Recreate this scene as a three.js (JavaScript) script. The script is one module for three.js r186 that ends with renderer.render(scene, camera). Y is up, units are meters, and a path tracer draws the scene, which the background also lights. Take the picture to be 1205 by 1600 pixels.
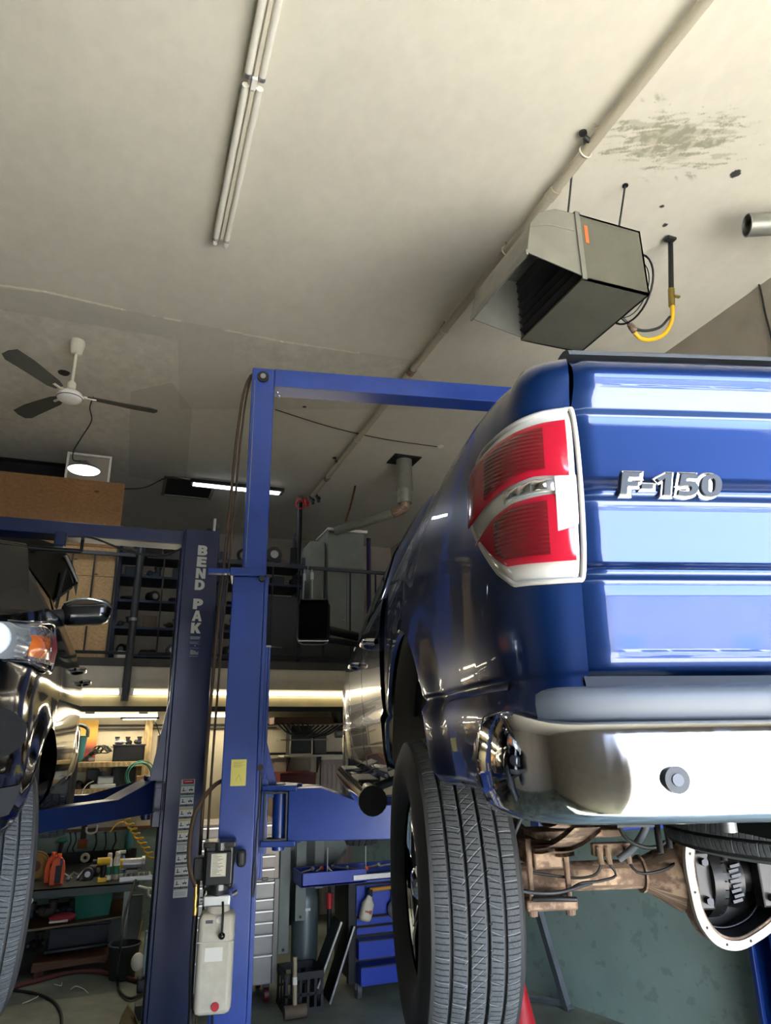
import * as THREE from 'three';
import { mergeGeometries } from 'three/addons/utils/BufferGeometryUtils.js';
import { RoundedBoxGeometry } from 'three/addons/geometries/RoundedBoxGeometry.js';
import { TextGeometry } from 'three/addons/geometries/TextGeometry.js';
import { FontLoader } from 'three/addons/loaders/FontLoader.js';
import { RectAreaLightUniformsLib } from 'three/addons/lights/RectAreaLightUniformsLib.js';
RectAreaLightUniformsLib.init();

// ---------- camera, sky, sun, exposure ----------
const scene = new THREE.Scene();
const rad = THREE.MathUtils.degToRad, PI = Math.PI, V3 = (x, y, z) => new THREE.Vector3(x, y, z);
const FOCAL = 1080, EYE = V3(0, 2.0, 0);
const camera = new THREE.PerspectiveCamera(2 * Math.atan(800 / FOCAL) * 180 / PI, 1205 / 1600, 0.05, 200);
camera.position.copy(EYE);
camera.rotation.set(rad(18.2), rad(-20.5), rad(-0.8), 'YXZ');
camera.updateMatrixWorld(true);
const renderer = new THREE.WebGLRenderer({ antialias: true });
renderer.toneMapping = THREE.LinearToneMapping;
renderer.toneMappingExposure = 9.2;
renderer.shadowMap.enabled = true;

let seed = 7;
const rnd = () => { seed |= 0; seed = seed + 0x6D2B79F5 | 0; let t = Math.imul(seed ^ seed >>> 15, 1 | seed); t = t + Math.imul(t ^ t >>> 7, 61 | t) ^ t; return ((t ^ t >>> 14) >>> 0) / 4294967296; };
const rr = (a, b) => a + (b - a) * rnd();
const clamp = (v, a = 0, b = 1) => Math.min(b, Math.max(a, v)), lerp = (a, b, t) => a + (b - a) * t;
const sstep = (a, b, v) => { const t = clamp((v - a) / (b - a)); return t * t * (3 - 2 * t); };
const NT = Array.from({ length: 65536 }, rnd);
function vnoise(x, y, wrap) {                       // tileable value noise
  const xi = Math.floor(x), yi = Math.floor(y), fx = x - xi, fy = y - yi, u = fx * fx * (3 - 2 * fx), v = fy * fy * (3 - 2 * fy);
  const h = (a, b) => NT[((((a % wrap) + wrap) % wrap) * 131 + (((b % wrap) + wrap) % wrap) * 517) & 65535];
  return lerp(lerp(h(xi, yi), h(xi + 1, yi), u), lerp(h(xi, yi + 1), h(xi + 1, yi + 1), u), v);
}
function fbm(u, v, base, oct = 5, gain = .5) { let s = 0, a = 1, n = 0, f = base; for (let i = 0; i < oct; i++) { s += a * vnoise(u * f + i * 17.3 * 0, v * f, f); n += a; a *= gain; f *= 2; } return s / n; }
function dataTex(w, h, fn, srgb = true, repeat = null) {
  const d = new Uint8Array(w * h * 4);
  for (let j = 0; j < h; j++) for (let i = 0; i < w; i++) { const c = fn(i / w, j / h), k = (j * w + i) * 4; d[k] = clamp(c[0]) * 255; d[k + 1] = clamp(c[1]) * 255; d[k + 2] = clamp(c[2]) * 255; d[k + 3] = 255; }
  const t = new THREE.DataTexture(d, w, h); t.magFilter = THREE.LinearFilter; t.minFilter = THREE.LinearMipmapLinearFilter; t.generateMipmaps = true;
  t.wrapS = t.wrapT = THREE.RepeatWrapping; if (srgb) t.colorSpace = THREE.SRGBColorSpace; if (repeat) t.repeat.set(...repeat); t.needsUpdate = true; return t;
}
function canvasTex(w, h, draw) {
  const c = document.createElement('canvas'); c.width = w; c.height = h; draw(c.getContext('2d'), w, h);
  const t = new THREE.CanvasTexture(c); t.colorSpace = THREE.SRGBColorSpace; return t;
}
{ // clear afternoon sky with thin cloud
  const w = 512, h = 256, d = new Float32Array(w * h * 4);
  for (let j = 0; j < h; j++) for (let i = 0; i < w; i++) {
    const el = (j / h - .5) * PI, e = clamp(Math.sin(el)), k = (j * w + i) * 4;
    const cl = sstep(.42, .72, fbm(i / w, j / h * .5, 6, 5)) * .75 * sstep(.02, .25, e);
    const z = Math.pow(1 - e, 2.2), r = lerp(.24, .80, z), g = lerp(.46, .92, z), b = lerp(1.0, 1.06, z);
    d[k] = lerp(r, 1.15, cl); d[k + 1] = lerp(g, 1.17, cl); d[k + 2] = lerp(b, 1.2, cl); d[k + 3] = 1;
  }
  const t = new THREE.DataTexture(d, w, h, THREE.RGBAFormat, THREE.FloatType); t.mapping = THREE.EquirectangularReflectionMapping; t.magFilter = THREE.LinearFilter; t.needsUpdate = true;
  scene.background = t; scene.backgroundIntensity = 1.7;
}
const sun = new THREE.DirectionalLight(0xfff8ee, 12);
sun.position.set(9.5, 12, 4.2); sun.target.position.set(0, 0, 1.5); sun.castShadow = true;
Object.assign(sun.shadow.camera, { left: -25, right: 25, top: 25, bottom: -25, near: 1, far: 60 }); sun.shadow.mapSize.set(2048, 2048);
scene.add(sun, sun.target);

// a photo pixel gives a direction; the plane it lies on gives the point
function rayOf(px, py) { return V3((px - 602.5) / FOCAL, (800 - py) / FOCAL, -1).applyQuaternion(camera.quaternion); }
function hit(px, py, ax, v) { const d = rayOf(px, py), t = (v - EYE.getComponent(ax)) / d.getComponent(ax); return EYE.clone().addScaledVector(d, t); }
const onX = (px, py, v) => hit(px, py, 0, v), onY = (px, py, v) => hit(px, py, 1, v), onZ = (px, py, v) => hit(px, py, 2, v);

// ---------- object helpers ----------
const taken = {};
const numbered = n => { const k = taken[n] = (taken[n] ?? -1) + 1; return k ? `${n}_${String(k).padStart(3, '0')}` : n; };
const shade = o => { o.traverse(m => { if (m.isMesh) { m.castShadow = true; m.receiveShadow = true; } }); return o; };
function thing(name, label, category, pos = [0, 0, 0], turn = 0, group) {
  const o = new THREE.Group(); o.name = numbered(name); o.position.set(...pos); o.rotation.y = turn;
  o.userData = { label, category }; if (group) o.userData.group = group; scene.add(o); return o;
}
function part(parent, name, geo, mat, label) {
  if (mat === M.rustM) uvm(geo);
  const m = new THREE.Mesh(geo, mat); m.name = name; m.castShadow = m.receiveShadow = true; if (label) m.userData.label = label; parent.add(m); return m;
}
function solo(name, label, category, geo, mat, pos, turn = 0, group) {
  const m = new THREE.Mesh(geo, mat); m.name = numbered(name); m.castShadow = m.receiveShadow = true;
  m.userData = { label, category }; if (group) m.userData.group = group; if (pos) m.position.set(...pos); m.rotation.y = turn; scene.add(m); return m;
}
function struct(name, geo, mat, label, pos) {
  if (mat === M.rustM) uvm(geo);
  const m = new THREE.Mesh(geo, mat); m.name = name; m.castShadow = m.receiveShadow = true; m.userData = { kind: 'structure', label, category: 'structure' }; if (pos) m.position.set(...pos); scene.add(m); return m;
}
function copyOf(o, label, pos, turn) { const c = o.clone(); c.name = numbered(o.name.replace(/_\d{3}$/, '')); c.userData = { ...o.userData }; if (label) c.userData.label = label; if (pos) c.position.set(...pos); if (turn !== undefined) c.rotation.y = turn; scene.add(c); return c; }

// ---------- geometry helpers ----------
function uvm(g) {                                     // uv in metres from the dominant axis of the normal
  const p = g.attributes.position, n = g.attributes.normal, uv = new Float32Array(p.count * 2);
  for (let i = 0; i < p.count; i++) {
    const ax = Math.abs(n.getX(i)), ay = Math.abs(n.getY(i)), az = Math.abs(n.getZ(i)), x = p.getX(i), y = p.getY(i), z = p.getZ(i);
    const [a, b] = ay >= ax && ay >= az ? [x, z] : ax >= az ? [z, y] : [x, y]; uv[2 * i] = a; uv[2 * i + 1] = b;
  }
  g.setAttribute('uv', new THREE.BufferAttribute(uv, 2)); return g;
}
const move = (g, x, y, z) => g.translate(x, y, z);
function box(w, h, d, x = 0, y = 0, z = 0, r = 0) {
  const g = r ? new RoundedBoxGeometry(w, h, d, 1, Math.min(r, w / 2.01, h / 2.01, d / 2.01)) : new THREE.BoxGeometry(w, h, d);
  return uvm(move(r ? g : g, x, y, z));
}
const span = (x0, x1, y0, y1, z0, z1, r = 0) => box(Math.abs(x1 - x0), Math.abs(y1 - y0), Math.abs(z1 - z0), (x0 + x1) / 2, (y0 + y1) / 2, (z0 + z1) / 2, r);
function rod(a, b, r, seg = 10, r2 = r) {
  a = a.isVector3 ? a : V3(...a); b = b.isVector3 ? b : V3(...b);
  const d = b.clone().sub(a), g = new THREE.CylinderGeometry(r2, r, d.length(), seg);
  g.applyQuaternion(new THREE.Quaternion().setFromUnitVectors(V3(0, 1, 0), d.clone().normalize())); return move(g, ...a.clone().add(b).multiplyScalar(.5).toArray());
}
const cyl = (r, h, x = 0, y = 0, z = 0, seg = 20, r2 = r) => move(new THREE.CylinderGeometry(r2, r, h, seg), x, y, z);
function tube(pts, r, n = 40, seg = 7, closed = false) { return new THREE.TubeGeometry(new THREE.CatmullRomCurve3(pts.map(p => p.isVector3 ? p : V3(...p)), closed), n, r, seg, closed); }
const lathe = (pts, seg = 32) => new THREE.LatheGeometry(pts.map(p => new THREE.Vector2(...p)), seg);
const sph = (r, x = 0, y = 0, z = 0, sx = 1, sy = 1, sz = 1, seg = 14) => move(new THREE.SphereGeometry(r, seg, Math.ceil(seg * .7)).scale(sx, sy, sz), x, y, z);
function ext(pts, depth, bevel = 0, holes = []) {
  const s = new THREE.Shape(pts.map(p => new THREE.Vector2(...p))); for (const h of holes) s.holes.push(new THREE.Path(h.map(p => new THREE.Vector2(...p))));
  return new THREE.ExtrudeGeometry(s, { depth, bevelEnabled: bevel > 0, bevelThickness: bevel, bevelSize: bevel, bevelSegments: 2, steps: 1, curveSegments: 12 });
}
function merge(list) {
  list = list.map(g => { g = g.index ? g.toNonIndexed() : g; for (const k of Object.keys(g.attributes)) if (!['position', 'normal', 'uv'].includes(k)) g.deleteAttribute(k); if (!g.attributes.uv) uvm(g); return g; });
  return mergeGeometries(list, false);
}
function patch(fn, nu, nv, flip = false) {            // fn(u, v) -> [x, y, z]
  const P = [], U = [], I = [];
  for (let j = 0; j <= nv; j++) for (let i = 0; i <= nu; i++) { const q = fn(i / nu, j / nv); P.push(q[0], q[1], q[2]); U.push(q[3] ?? i / nu, q[4] ?? j / nv); }
  for (let j = 0; j < nv; j++) for (let i = 0; i < nu; i++) { const a = j * (nu + 1) + i, b = a + 1, c = a + nu + 1, d = c + 1; flip ? I.push(a, c, b, b, c, d) : I.push(a, b, c, b, d, c); }
  const g = new THREE.BufferGeometry(); g.setAttribute('position', new THREE.Float32BufferAttribute(P, 3)); g.setAttribute('uv', new THREE.Float32BufferAttribute(U, 2)); g.setIndex(I); g.computeVertexNormals(); return g;
}
function mirrorX(g) {
  g = g.clone(); const p = g.attributes.position; for (let i = 0; i < p.count; i++) p.setX(i, -p.getX(i));
  if (g.index) { const a = g.index.array; for (let i = 0; i < a.length; i += 3) { const t = a[i]; a[i] = a[i + 1]; a[i + 1] = t; } } else { for (const k of Object.keys(g.attributes)) { const a = g.attributes[k], s = a.itemSize; for (let i = 0; i < a.count; i += 3) for (let c = 0; c < s; c++) { const t = a.array[i * s + c]; a.array[i * s + c] = a.array[(i + 1) * s + c]; a.array[(i + 1) * s + c] = t; } } }
  g.computeVertexNormals(); return g;
}
function table(pts) { return v => { if (v <= pts[0][0]) return pts[0][1]; for (let i = 1; i < pts.length; i++) if (v <= pts[i][0]) return lerp(pts[i - 1][1], pts[i][1], (v - pts[i - 1][0]) / (pts[i][0] - pts[i - 1][0])); return pts[pts.length - 1][1]; }; }
const plate = (w, h) => new THREE.PlaneGeometry(w, h);

// ---------- materials ----------
const speck = dataTex(512, 512, (u, v) => { const a = fbm(u, v, 8, 6, .6), b = fbm(v, u, 3, 3), s = .91 + .14 * (a - .5) + .07 * (b - .5) - (vnoise(u * 128, v * 128, 128) > .95 ? .07 : 0); return [s, s, s]; });
const roughN = dataTex(512, 512, (u, v) => { const a = fbm(u, v, 6, 6, .6); const s = clamp(.84 + .36 * (a - .5)); return [s, s, s]; }, false);
const smear = dataTex(512, 512, (u, v) => { const a = fbm(u * 1, v, 64, 2), s = fbm(u, v * 1, 6, 5), q = clamp(.35 + .9 * (s - .45) + .35 * (a - .5)); return [q, q, q]; }, false);
const rust = dataTex(512, 512, (u, v) => { const a = fbm(u, v, 10, 6, .62), b = fbm(v, u, 5, 4); const t = sstep(.35, .65, a); return [lerp(.44, .68, t) * (.8 + .4 * b), lerp(.36, .58, t) * (.8 + .4 * b), lerp(.30, .48, t) * (.8 + .4 * b)]; });
const concrete = dataTex(1024, 1024, (u, v) => { const a = fbm(u, v, 6, 7, .6), b = fbm(v, u, 3, 4), s = .5 + .34 * (a - .5) + .2 * (b - .5) - sstep(.6, .75, b) * .1; return [s * .94, s, s * .90]; });
const greenWall = dataTex(1024, 1024, (u, v) => { const a = fbm(u, v, 5, 7, .55), b = fbm(v, u, 16, 5), k = sstep(.64, .74, fbm(u + .3, v, 32, 4)) * .08 + sstep(.70, .78, b) * .05; const s = .92 + .16 * (a - .5) - k; return [.56 * s, .66 * s, .63 * s]; });
const plywood = dataTex(512, 512, (u, v) => { const g = fbm(u * 1, v, 4, 3), r = Math.sin((v * 26 + g * 9 + fbm(u, v, 2, 2) * 6) * 6.28) * .5 + .5, f = fbm(u, v, 64, 2); let s = .82 + .1 * r * g + .14 * (f - .5); const kn = [[.2, .3], [.62, .71], [.83, .22], [.4, .86]]; for (const [a, b] of kn) { const d = Math.hypot((u - a) * 1.2, (v - b) * 2.4); if (d < .035) s *= lerp(.35, 1, d / .035); } return [.86 * s, .70 * s, .48 * s]; });
const pine = dataTex(256, 256, (u, v) => { const s = .8 + .16 * Math.sin((u * 9 + fbm(u, v, 3, 3) * 3) * 6.28) * .5 + .2 * (fbm(u, v, 24, 3) - .5); return [.9 * s, .78 * s, .56 * s]; });
const tr = (t, x, y) => { const c = t.clone(); c.repeat.set(x, y); c.needsUpdate = true; return c; };
const M = {};
const std = (color, roughness = .6, metalness = 0, o = {}) => new THREE.MeshStandardMaterial({ color, roughness, metalness, ...o });
const phy = (color, roughness = .4, metalness = 0, o = {}) => new THREE.MeshPhysicalMaterial({ color, roughness, metalness, ...o });
const worn = (color, roughness, metalness = 0, sc = 1.5, o = {}) => std(color, roughness, metalness, { map: sc === 1.5 ? speck : tr(speck, sc, sc), roughnessMap: roughN, ...o });
Object.assign(M, {
  black: std(0x16181a, .55), blackGloss: phy(0x0b0c0e, .25, 0, { clearcoat: .8, clearcoatRoughness: .08 }), rubber: worn(0x2a2b2c, .9), darkPlastic: std(0x2a2d30, .5), greyPlastic: std(0x50555a, .5),
  chrome: std(0xe6e7e8, .06, 1), steel: worn(0xb3b5b6, .55, .9), darkSteel: worn(0x4c5054, .6, .7), iron: worn(0x2b2d2f, .6, .55), castIron: worn(0x3a3a38, .7, .3), alu: worn(0xc6c8c8, .4, .85),
  rustM: std(0xffffff, .92, .05, { map: tr(rust, 3, 3), bumpMap: tr(rust, 3, 3), bumpScale: .002 }), white: std(0xe8e5dc, .5), cream: std(0xd9d3bf, .6), paper: std(0xe9e7dd, .8), red: std(0xb3202a, .5), darkRed: worn(0x6b1a20, .6), orange: std(0xe0551b, .45), yellow: std(0xe3b524, .5), teal: std(0x2c6f70, .6), green: std(0x2d7a5c, .55), brownHose: std(0x4a3826, .7), redHose: worn(0x6e3a36, .65), blackHose: std(0x191a1a, .6),
  glassDark: phy(0x0a0c0d, .05, 0), wood: std(0xffffff, .75, 0, { map: tr(pine, 2, 1) }), ply: std(0xffffff, .7, 0, { map: plywood }), plyDark: std(0xd2bfae, .7, 0, { map: tr(plywood, .8, .8) }), brownWood: worn(0x6a4126, .7),
});

// ---------- the building ----------
const H = 5.2, XL = -4.7, XR = 4.2, ZB = -11.0, ZF = 1.0, MZ = -7.7, WZ = -9.2;
const inPoly = (x, z, P) => { let c = false; for (let i = 0, j = P.length - 1; i < P.length; j = i++) if ((P[i][1] > z) !== (P[j][1] > z) && x < (P[j][0] - P[i][0]) * (z - P[i][1]) / (P[j][1] - P[i][1]) + P[i][0]) c = !c; return c; };
const ceilPoly = pts => pts.map(([a, b]) => { const p = onY(a, b, H); return [p.x, p.z]; });
{
  const bandPoly = ceilPoly([[-200, 430], [70, 458], [190, 484], [440, 533], [640, 562], [700, 640], [280, 640], [277, 531], [-200, 450]]);
  const patchA = ceilPoly([[-300, 440], [0, 482], [277, 531], [268, 598], [203, 612], [200, 745], [-300, 700]]);
  const patchB = ceilPoly([[203, 612], [268, 598], [300, 640], [290, 760], [200, 745]]);
  const patchC = ceilPoly([[366, 520], [440, 536], [640, 566], [630, 590], [440, 600], [362, 575]]);
  const s0 = onY(940, 225, H), s1 = onY(1165, 215, H), st = onY(1050, 165, H), sb = onY(1050, 268, H);
  const sc = s0.clone().add(s1).multiplyScalar(.5), ax = s1.clone().sub(s0).multiplyScalar(.5), ay = st.clone().sub(sb).multiplyScalar(.5), det = ax.x * ay.z - ax.z * ay.x;
  const crack = [[-100, 432], [70, 456], [190, 484], [330, 512], [440, 534], [560, 552]].map(([a, b]) => onY(a, b, H));
  const holes = [[1148, 272, .03], [1033, 323, .012], [1038, 352, .016], [100, 583, .05], [760, 690, .02], [475, 636, .02]].map(([a, b, r]) => [...onY(a, b, H).toArray(), r]);
  const W = 1536, tx0 = -4.8, tw = 9.2, tz0 = -11.1, tl = 12.3;
  const ceilingMap = dataTex(W, W, (u, v) => {
    const x = tx0 + u * tw, z = tz0 + v * tl, n = fbm(u, v, 16, 5, .55), f = fbm(v, u, 128, 3, .7);
    let s = 1 + .05 * (n - .5) + .045 * (f - .5), g = 1, b = 1;
    if (inPoly(x, z, bandPoly)) s *= .95;
    if (inPoly(x, z, patchA)) s *= 1.0 + .09 * (f - .5); else if (inPoly(x, z, patchB)) s *= .93; else if (inPoly(x, z, patchC)) s *= 1.02 + .1 * (f - .5);
    for (let i = 1; i < crack.length; i++) { const a = crack[i - 1], c = crack[i]; const t = clamp(((x - a.x) * (c.x - a.x) + (z - a.z) * (c.z - a.z)) / ((c.x - a.x) ** 2 + (c.z - a.z) ** 2)); const d = Math.hypot(x - lerp(a.x, c.x, t), z - lerp(a.z, c.z, t)); const w = .006 + .012 * n; if (d < w && n > .44) s *= 1.13; }
    const dx = x - sc.x, dz = z - sc.z, p = (dx * ay.z - dz * ay.x) / det, q = (dz * ax.x - dx * ax.z) / det, R = Math.hypot(p, q);
    if (R < 1.4) { const str = fbm(clamp(.5 + p * .16 + q * .03), clamp(.5 + q * .42 - p * .05), 24, 5, .65), m = sstep(.40, .56, str + .42 * (.80 - R) - .08) * (.45 + .55 * sstep(.4, .6, fbm(u, v, 256, 3))); s *= lerp(1, .74, m); g = lerp(1, 1.005, m); b = lerp(1, .94, m); }
    for (const h of holes) if (Math.hypot(x - h[0], (z - h[2])) < h[3] * (.7 + .7 * f)) s *= .25;
    return [.842 * s, .823 * s * g, .757 * s * b];
  });
  const cg = box(9.2, .2, 12.3, tx0 + tw / 2, H + .1, tz0 + tl / 2), p = cg.attributes.position, uv = cg.attributes.uv;
  for (let i = 0; i < p.count; i++) uv.setXY(i, (p.getX(i) - tx0) / tw, (p.getZ(i) - tz0) / tl);
  struct('ceiling', cg, std(0xffffff, .85, 0, { map: ceilingMap }), 'off-white painted garage ceiling with patched plaster and a grey stain');
}
struct('floor', box(9.2, .2, 12.4, -.25, -.1, -5), std(0xffffff, .75, 0, { map: tr(concrete, .35, .35), roughnessMap: roughN }), 'stained grey-green concrete workshop floor');
M.wallTan = worn(0xa89f90, .85, 0, .6); M.wallCream = worn(0xe0d5b8, .8, 0, .8); M.wallGrey = std(0xffffff, .8, 0, { map: tr(greenWall, .5, .5) });
struct('wall_right', span(XR, XR + .2, 0, H, -11.1, 1.2), M.wallTan, 'tan painted side wall beside the pickup');
struct('wall_left', span(XL - .2, XL, 0, H, -11.1, 1.2), M.wallTan, 'tan painted side wall beyond the black car');
struct('wall_back', span(XL - .1, XR + .1, 0, H, ZB - .2, ZB), M.wallTan, 'dim tan end wall above the storage loft');
struct('wall_front', merge([span(XL - .2, .45, 0, H, ZF, ZF + .2), span(3.75, XR + .2, 0, H, ZF, ZF + .2), span(.45, 3.75, 3.5, H, ZF, ZF + .2)]), M.wallTan, 'door wall with the wide open bay door');
{ // green painted partition that meets the floor at a slant
  const a = onY(1010, 1600, 0), b = onY(850, 1545, 0), d = b.clone().sub(a).normalize(), p0 = a.clone().addScaledVector(d, -1.6), p1 = b.clone().addScaledVector(d, .12), L = p1.distanceTo(p0);
  const g = box(L, 2.3, .12, L / 2, 1.15, -.06), m = struct('wall_partition', g, std(0xffffff, .65, 0, { map: tr(greenWall, .45, .45), roughnessMap: roughN }), 'grey-green painted low wall with dark scuffs behind the axle', [p0.x, 0, p0.z]);
  m.rotation.y = Math.atan2(-d.z, d.x);
  const k = part(m, 'kerb', box(L, .09, .06, L / 2, .045, .03, .01), worn(0x6d7a6c, .8));
}
// loft: deck, white front panel, cream beam, soffit and the wall below
struct('mezzanine', span(XL, XR, 2.747, 2.83, ZB, MZ), worn(0x3b3a36, .7), 'dark edge of the storage loft deck');
struct('trim_1', span(XL, XR, 2.44, 2.747, MZ - .06, MZ - .01), worn(0xc9c2b1, .7), 'off-white panel under the loft edge');
struct('trim_2', span(XL, XR, 2.325, 2.446, MZ - .06, MZ + .03, .006), worn(0xd9c899, .75), 'cream wooden beam under the white panel');
struct('trim_3', merge([span(XL, 3.5, 2.30, 2.325, MZ - .04, MZ + .045), span(XL, 3.5, 2.325, 2.35, MZ + .03, MZ + .045)]), M.iron, 'dark angle iron along the cream beam');
struct('soffit', span(XL, XR, 2.42, 2.44, WZ, MZ - .06), worn(0xb9b2a0, .8), 'pale soffit under the storage loft');
struct('wall_back_lower', merge([span(XL, XR, 1.06, 2.44, WZ - .15, WZ)]), M.wallCream, 'cream wall under the loft behind the shelves');
struct('wall_back_dado', span(XL, XR, 0, 1.06, WZ - .15, WZ + .012), M.wallGrey, 'grey-green lower wall behind the workbench');
struct('trim_4', span(XL, 1.2, 1.055, 1.085, WZ, WZ + .03), M.brownWood, 'thin dark ledge above the grey-green wall');
// outdoors, seen only in reflections
struct('driveway', box(90, .2, 70, 0, -.12, 36.2), worn(0xcbc6ba, .9, 0, .3), 'sunlit concrete yard outside the bay door');

// ---------- blue pickup truck on the lift ----------
const font = await new FontLoader().loadAsync('fonts/droid/droid_sans_bold.typeface.json');
M.blue = phy(0x0a2c5e, .32, .55, { clearcoat: 1, clearcoatRoughness: .02 });
M.redLens = phy(0xa31428, .14, 0, { clearcoat: 1, clearcoatRoughness: .03 }); M.redLensDark = phy(0x6d1119, .2, .2, { clearcoat: 1, clearcoatRoughness: .03, bumpMap: dataTex(64, 64, (u, v) => { const s = .5 + .5 * Math.sin(v * 6.28 * 16); return [s, s, s]; }, false), bumpScale: .0015 });
M.clearLens = phy(0xd8d6cc, .14, .25, { clearcoat: 1, clearcoatRoughness: .03 }); M.chromeDirty = std(0xd9dadb, 1, 1, { roughnessMap: dataTex(512, 512, (u, v) => { const a = fbm(u, v * .12, 96, 3, .6), b = fbm(u, v, 5, 5); const q = .05 + .05 * sstep(.5, .75, a) + .10 * sstep(.5, .72, b); return [q, q, q]; }, false) });
const truck = thing('pickup_truck', 'dark blue crew cab pickup truck raised on the bright blue lift', 'pickup truck', [1.7513, 0, -1.8663], -rad(14.3));

const gateZ = table([[2.095, 1.105], [2.10, 1.122], [2.11, 1.13], [2.14, 1.134], [2.243, 1.138], [2.25, 1.136], [2.256, 1.142], [2.262, 1.150], [2.27, 1.151], [2.276, 1.145], [2.282, 1.13], [2.29, 1.129], [2.38, 1.134], [2.394, 1.136], [2.399, 1.141], [2.404, 1.15], [2.412, 1.152], [2.42, 1.147], [2.43, 1.136], [2.437, 1.128], [2.45, 1.126], [2.52, 1.120], [2.57, 1.118], [2.576, 1.121], [2.581, 1.13], [2.586, 1.133], [2.60, 1.142], [2.62, 1.153], [2.645, 1.158], [2.665, 1.153], [2.68, 1.14], [2.69, 1.122], [2.697, 1.10]]);
// bed side: plan path from the tailgate seam round the corner to the cab, swept by a side profile
const bedPath = new THREE.CatmullRomCurve3([[-.785, 1.13], [-.835, 1.115], [-.873, 1.08], [-.90, 1.02], [-.918, .93], [-.93, .8], [-.937, .6], [-.94, .3], [-.94, -.1], [-.94, -.62]].map(([x, z]) => V3(x, 0, z)), false, 'centripetal');
const bedLen = bedPath.getLength(), bedOff = table([[1.90, -.045], [1.91, -.022], [1.94, -.008], [2.0, -.003], [2.066, 0], [2.074, -.002], [2.08, -.014], [2.092, -.016], [2.10, -.008], [2.14, -.004], [2.25, 0], [2.4, 0], [2.5, -.006], [2.58, -.016], [2.62, -.026], [2.65, -.038], [2.675, -.055], [2.69, -.075], [2.697, -.095]]);
function bedPoint(s, y, o = 0) { const t = clamp(s / bedLen), p = bedPath.getPointAt(t), d = bedPath.getTangentAt(t), k = (y > 2.59 ? lerp(gateZ(y) - 1.137, bedOff(y), Math.max(sstep(0, .16, s), 1 - sstep(2.59, 2.62, y))) : bedOff(y)) + o; return [p.x + d.z * k + .018 * sstep(2.1, 2.69, y) * (1 - sstep(0, .09, s)), y, p.z - d.x * k]; }
const archAt = (z, zc, top = 2.33, rx = .55) => Math.abs(z - zc) < rx ? 1.85 + (top - 1.85) * Math.sqrt(1 - ((z - zc) / rx) ** 2) : 0;
function flareOf(z, y, zc) { const r = Math.hypot((z - zc) / .55, (y - 1.85) / .48), d = (r - 1) * .5; return d < -.01 ? 0 : .024 * (1 - sstep(.005, .13, d)) * (y > 1.86 ? 1 : 0) * (z < zc ? .4 : 1); }
{
  const ss = []; for (let i = 0; i <= 150; i++) ss.push(bedLen * i / 150);
  const ys = [0, .012, .03, .08, .14, .2, .235, .25, .256, .262, .28, .31, .36, .42, .5, .58, .66, .74, .82, .88, .92, .95, .975, 1];
  const fn = (u, v) => {
    const s = ss[Math.round(u * 150)], z = bedPath.getPointAt(s / bedLen).z, yb = Math.max(1.90, archAt(z, 0)), raw = 1.90 + .797 * ys[Math.round(v * 23)], y = yb <= 1.905 ? raw : Math.max(raw, yb) + (raw < yb ? (raw - 1.9) * 1e-4 : 0);
    return bedPoint(s, y, flareOf(z, y, 0)).concat([s, y]);
  };
  const g = patch(fn, 150, 23);
  const lip = patch((u, v) => { const a = PI * (.02 + .96 * u), z = .55 * Math.cos(a), y = 1.85 + .48 * Math.sin(a), s = clamp((1.13 - z) + .06, 0, bedLen); const q = bedPoint(s, Math.max(1.9, y), z < 0 ? .0096 : .024); return [q[0] + (z < 0 ? .012 : .028) * v, Math.max(1.9, y) - .006 * v, z]; }, 60, 2);
  const hem = patch((u, v) => { const s = .02 + u * .58, q = bedPoint(s, 1.90, 0); return [q[0] + .05 * v, 1.90 + .004 * v, q[2] - .03 * v]; }, 30, 2);
  const side = merge([g, lip, hem]);
  part(truck, 'bed_side', side, M.blue); part(truck, 'bed_side', mirrorX(side), M.blue);
  // crease trim strip above the bumper end
  part(truck, 'body_line', patch((u, v) => bedPoint(lerp(.17, .62, u), lerp(2.079, 2.092, v), .004), 30, 2), M.blue);
  // plastic cap along the bed rail
  const cap = patch((u, v) => { const s = u * (bedLen - .01), a = v * PI, k = -.004 - .06 * v, q = bedPoint(s, 2.685, k); return [q[0], 2.686 + .016 * Math.sin(a * .6), q[2]]; }, 60, 5);
  part(truck, 'rail_cap', cap, M.darkPlastic); part(truck, 'rail_cap', mirrorX(cap), M.darkPlastic);
  // bed box: inner walls, floor, front wall
  part(truck, 'bed_box', merge([span(-.84, -.79, 2.12, 2.66, -.60, 1.06), span(.79, .84, 2.12, 2.66, -.60, 1.06), span(-.84, .84, 2.08, 2.14, -.60, 1.08), span(-.84, .84, 2.12, 2.66, -.62, -.58)]), M.black);
  // wheel housings
  const liner = patch((u, v) => { const a = PI * u; return [lerp(-.92, -.62, v), Math.max(1.905, 1.85 + .5 * Math.sin(a)), .56 * Math.cos(a)]; }, 28, 3), linerMat = worn(0x6e6152, .95);
  const back = span(-.63, -.6, 1.86, 2.34, -.56, .56);
  part(truck, 'wheel_housing', merge([liner, back]), linerMat); part(truck, 'wheel_housing', mirrorX(merge([liner, back])), linerMat);
}
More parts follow.
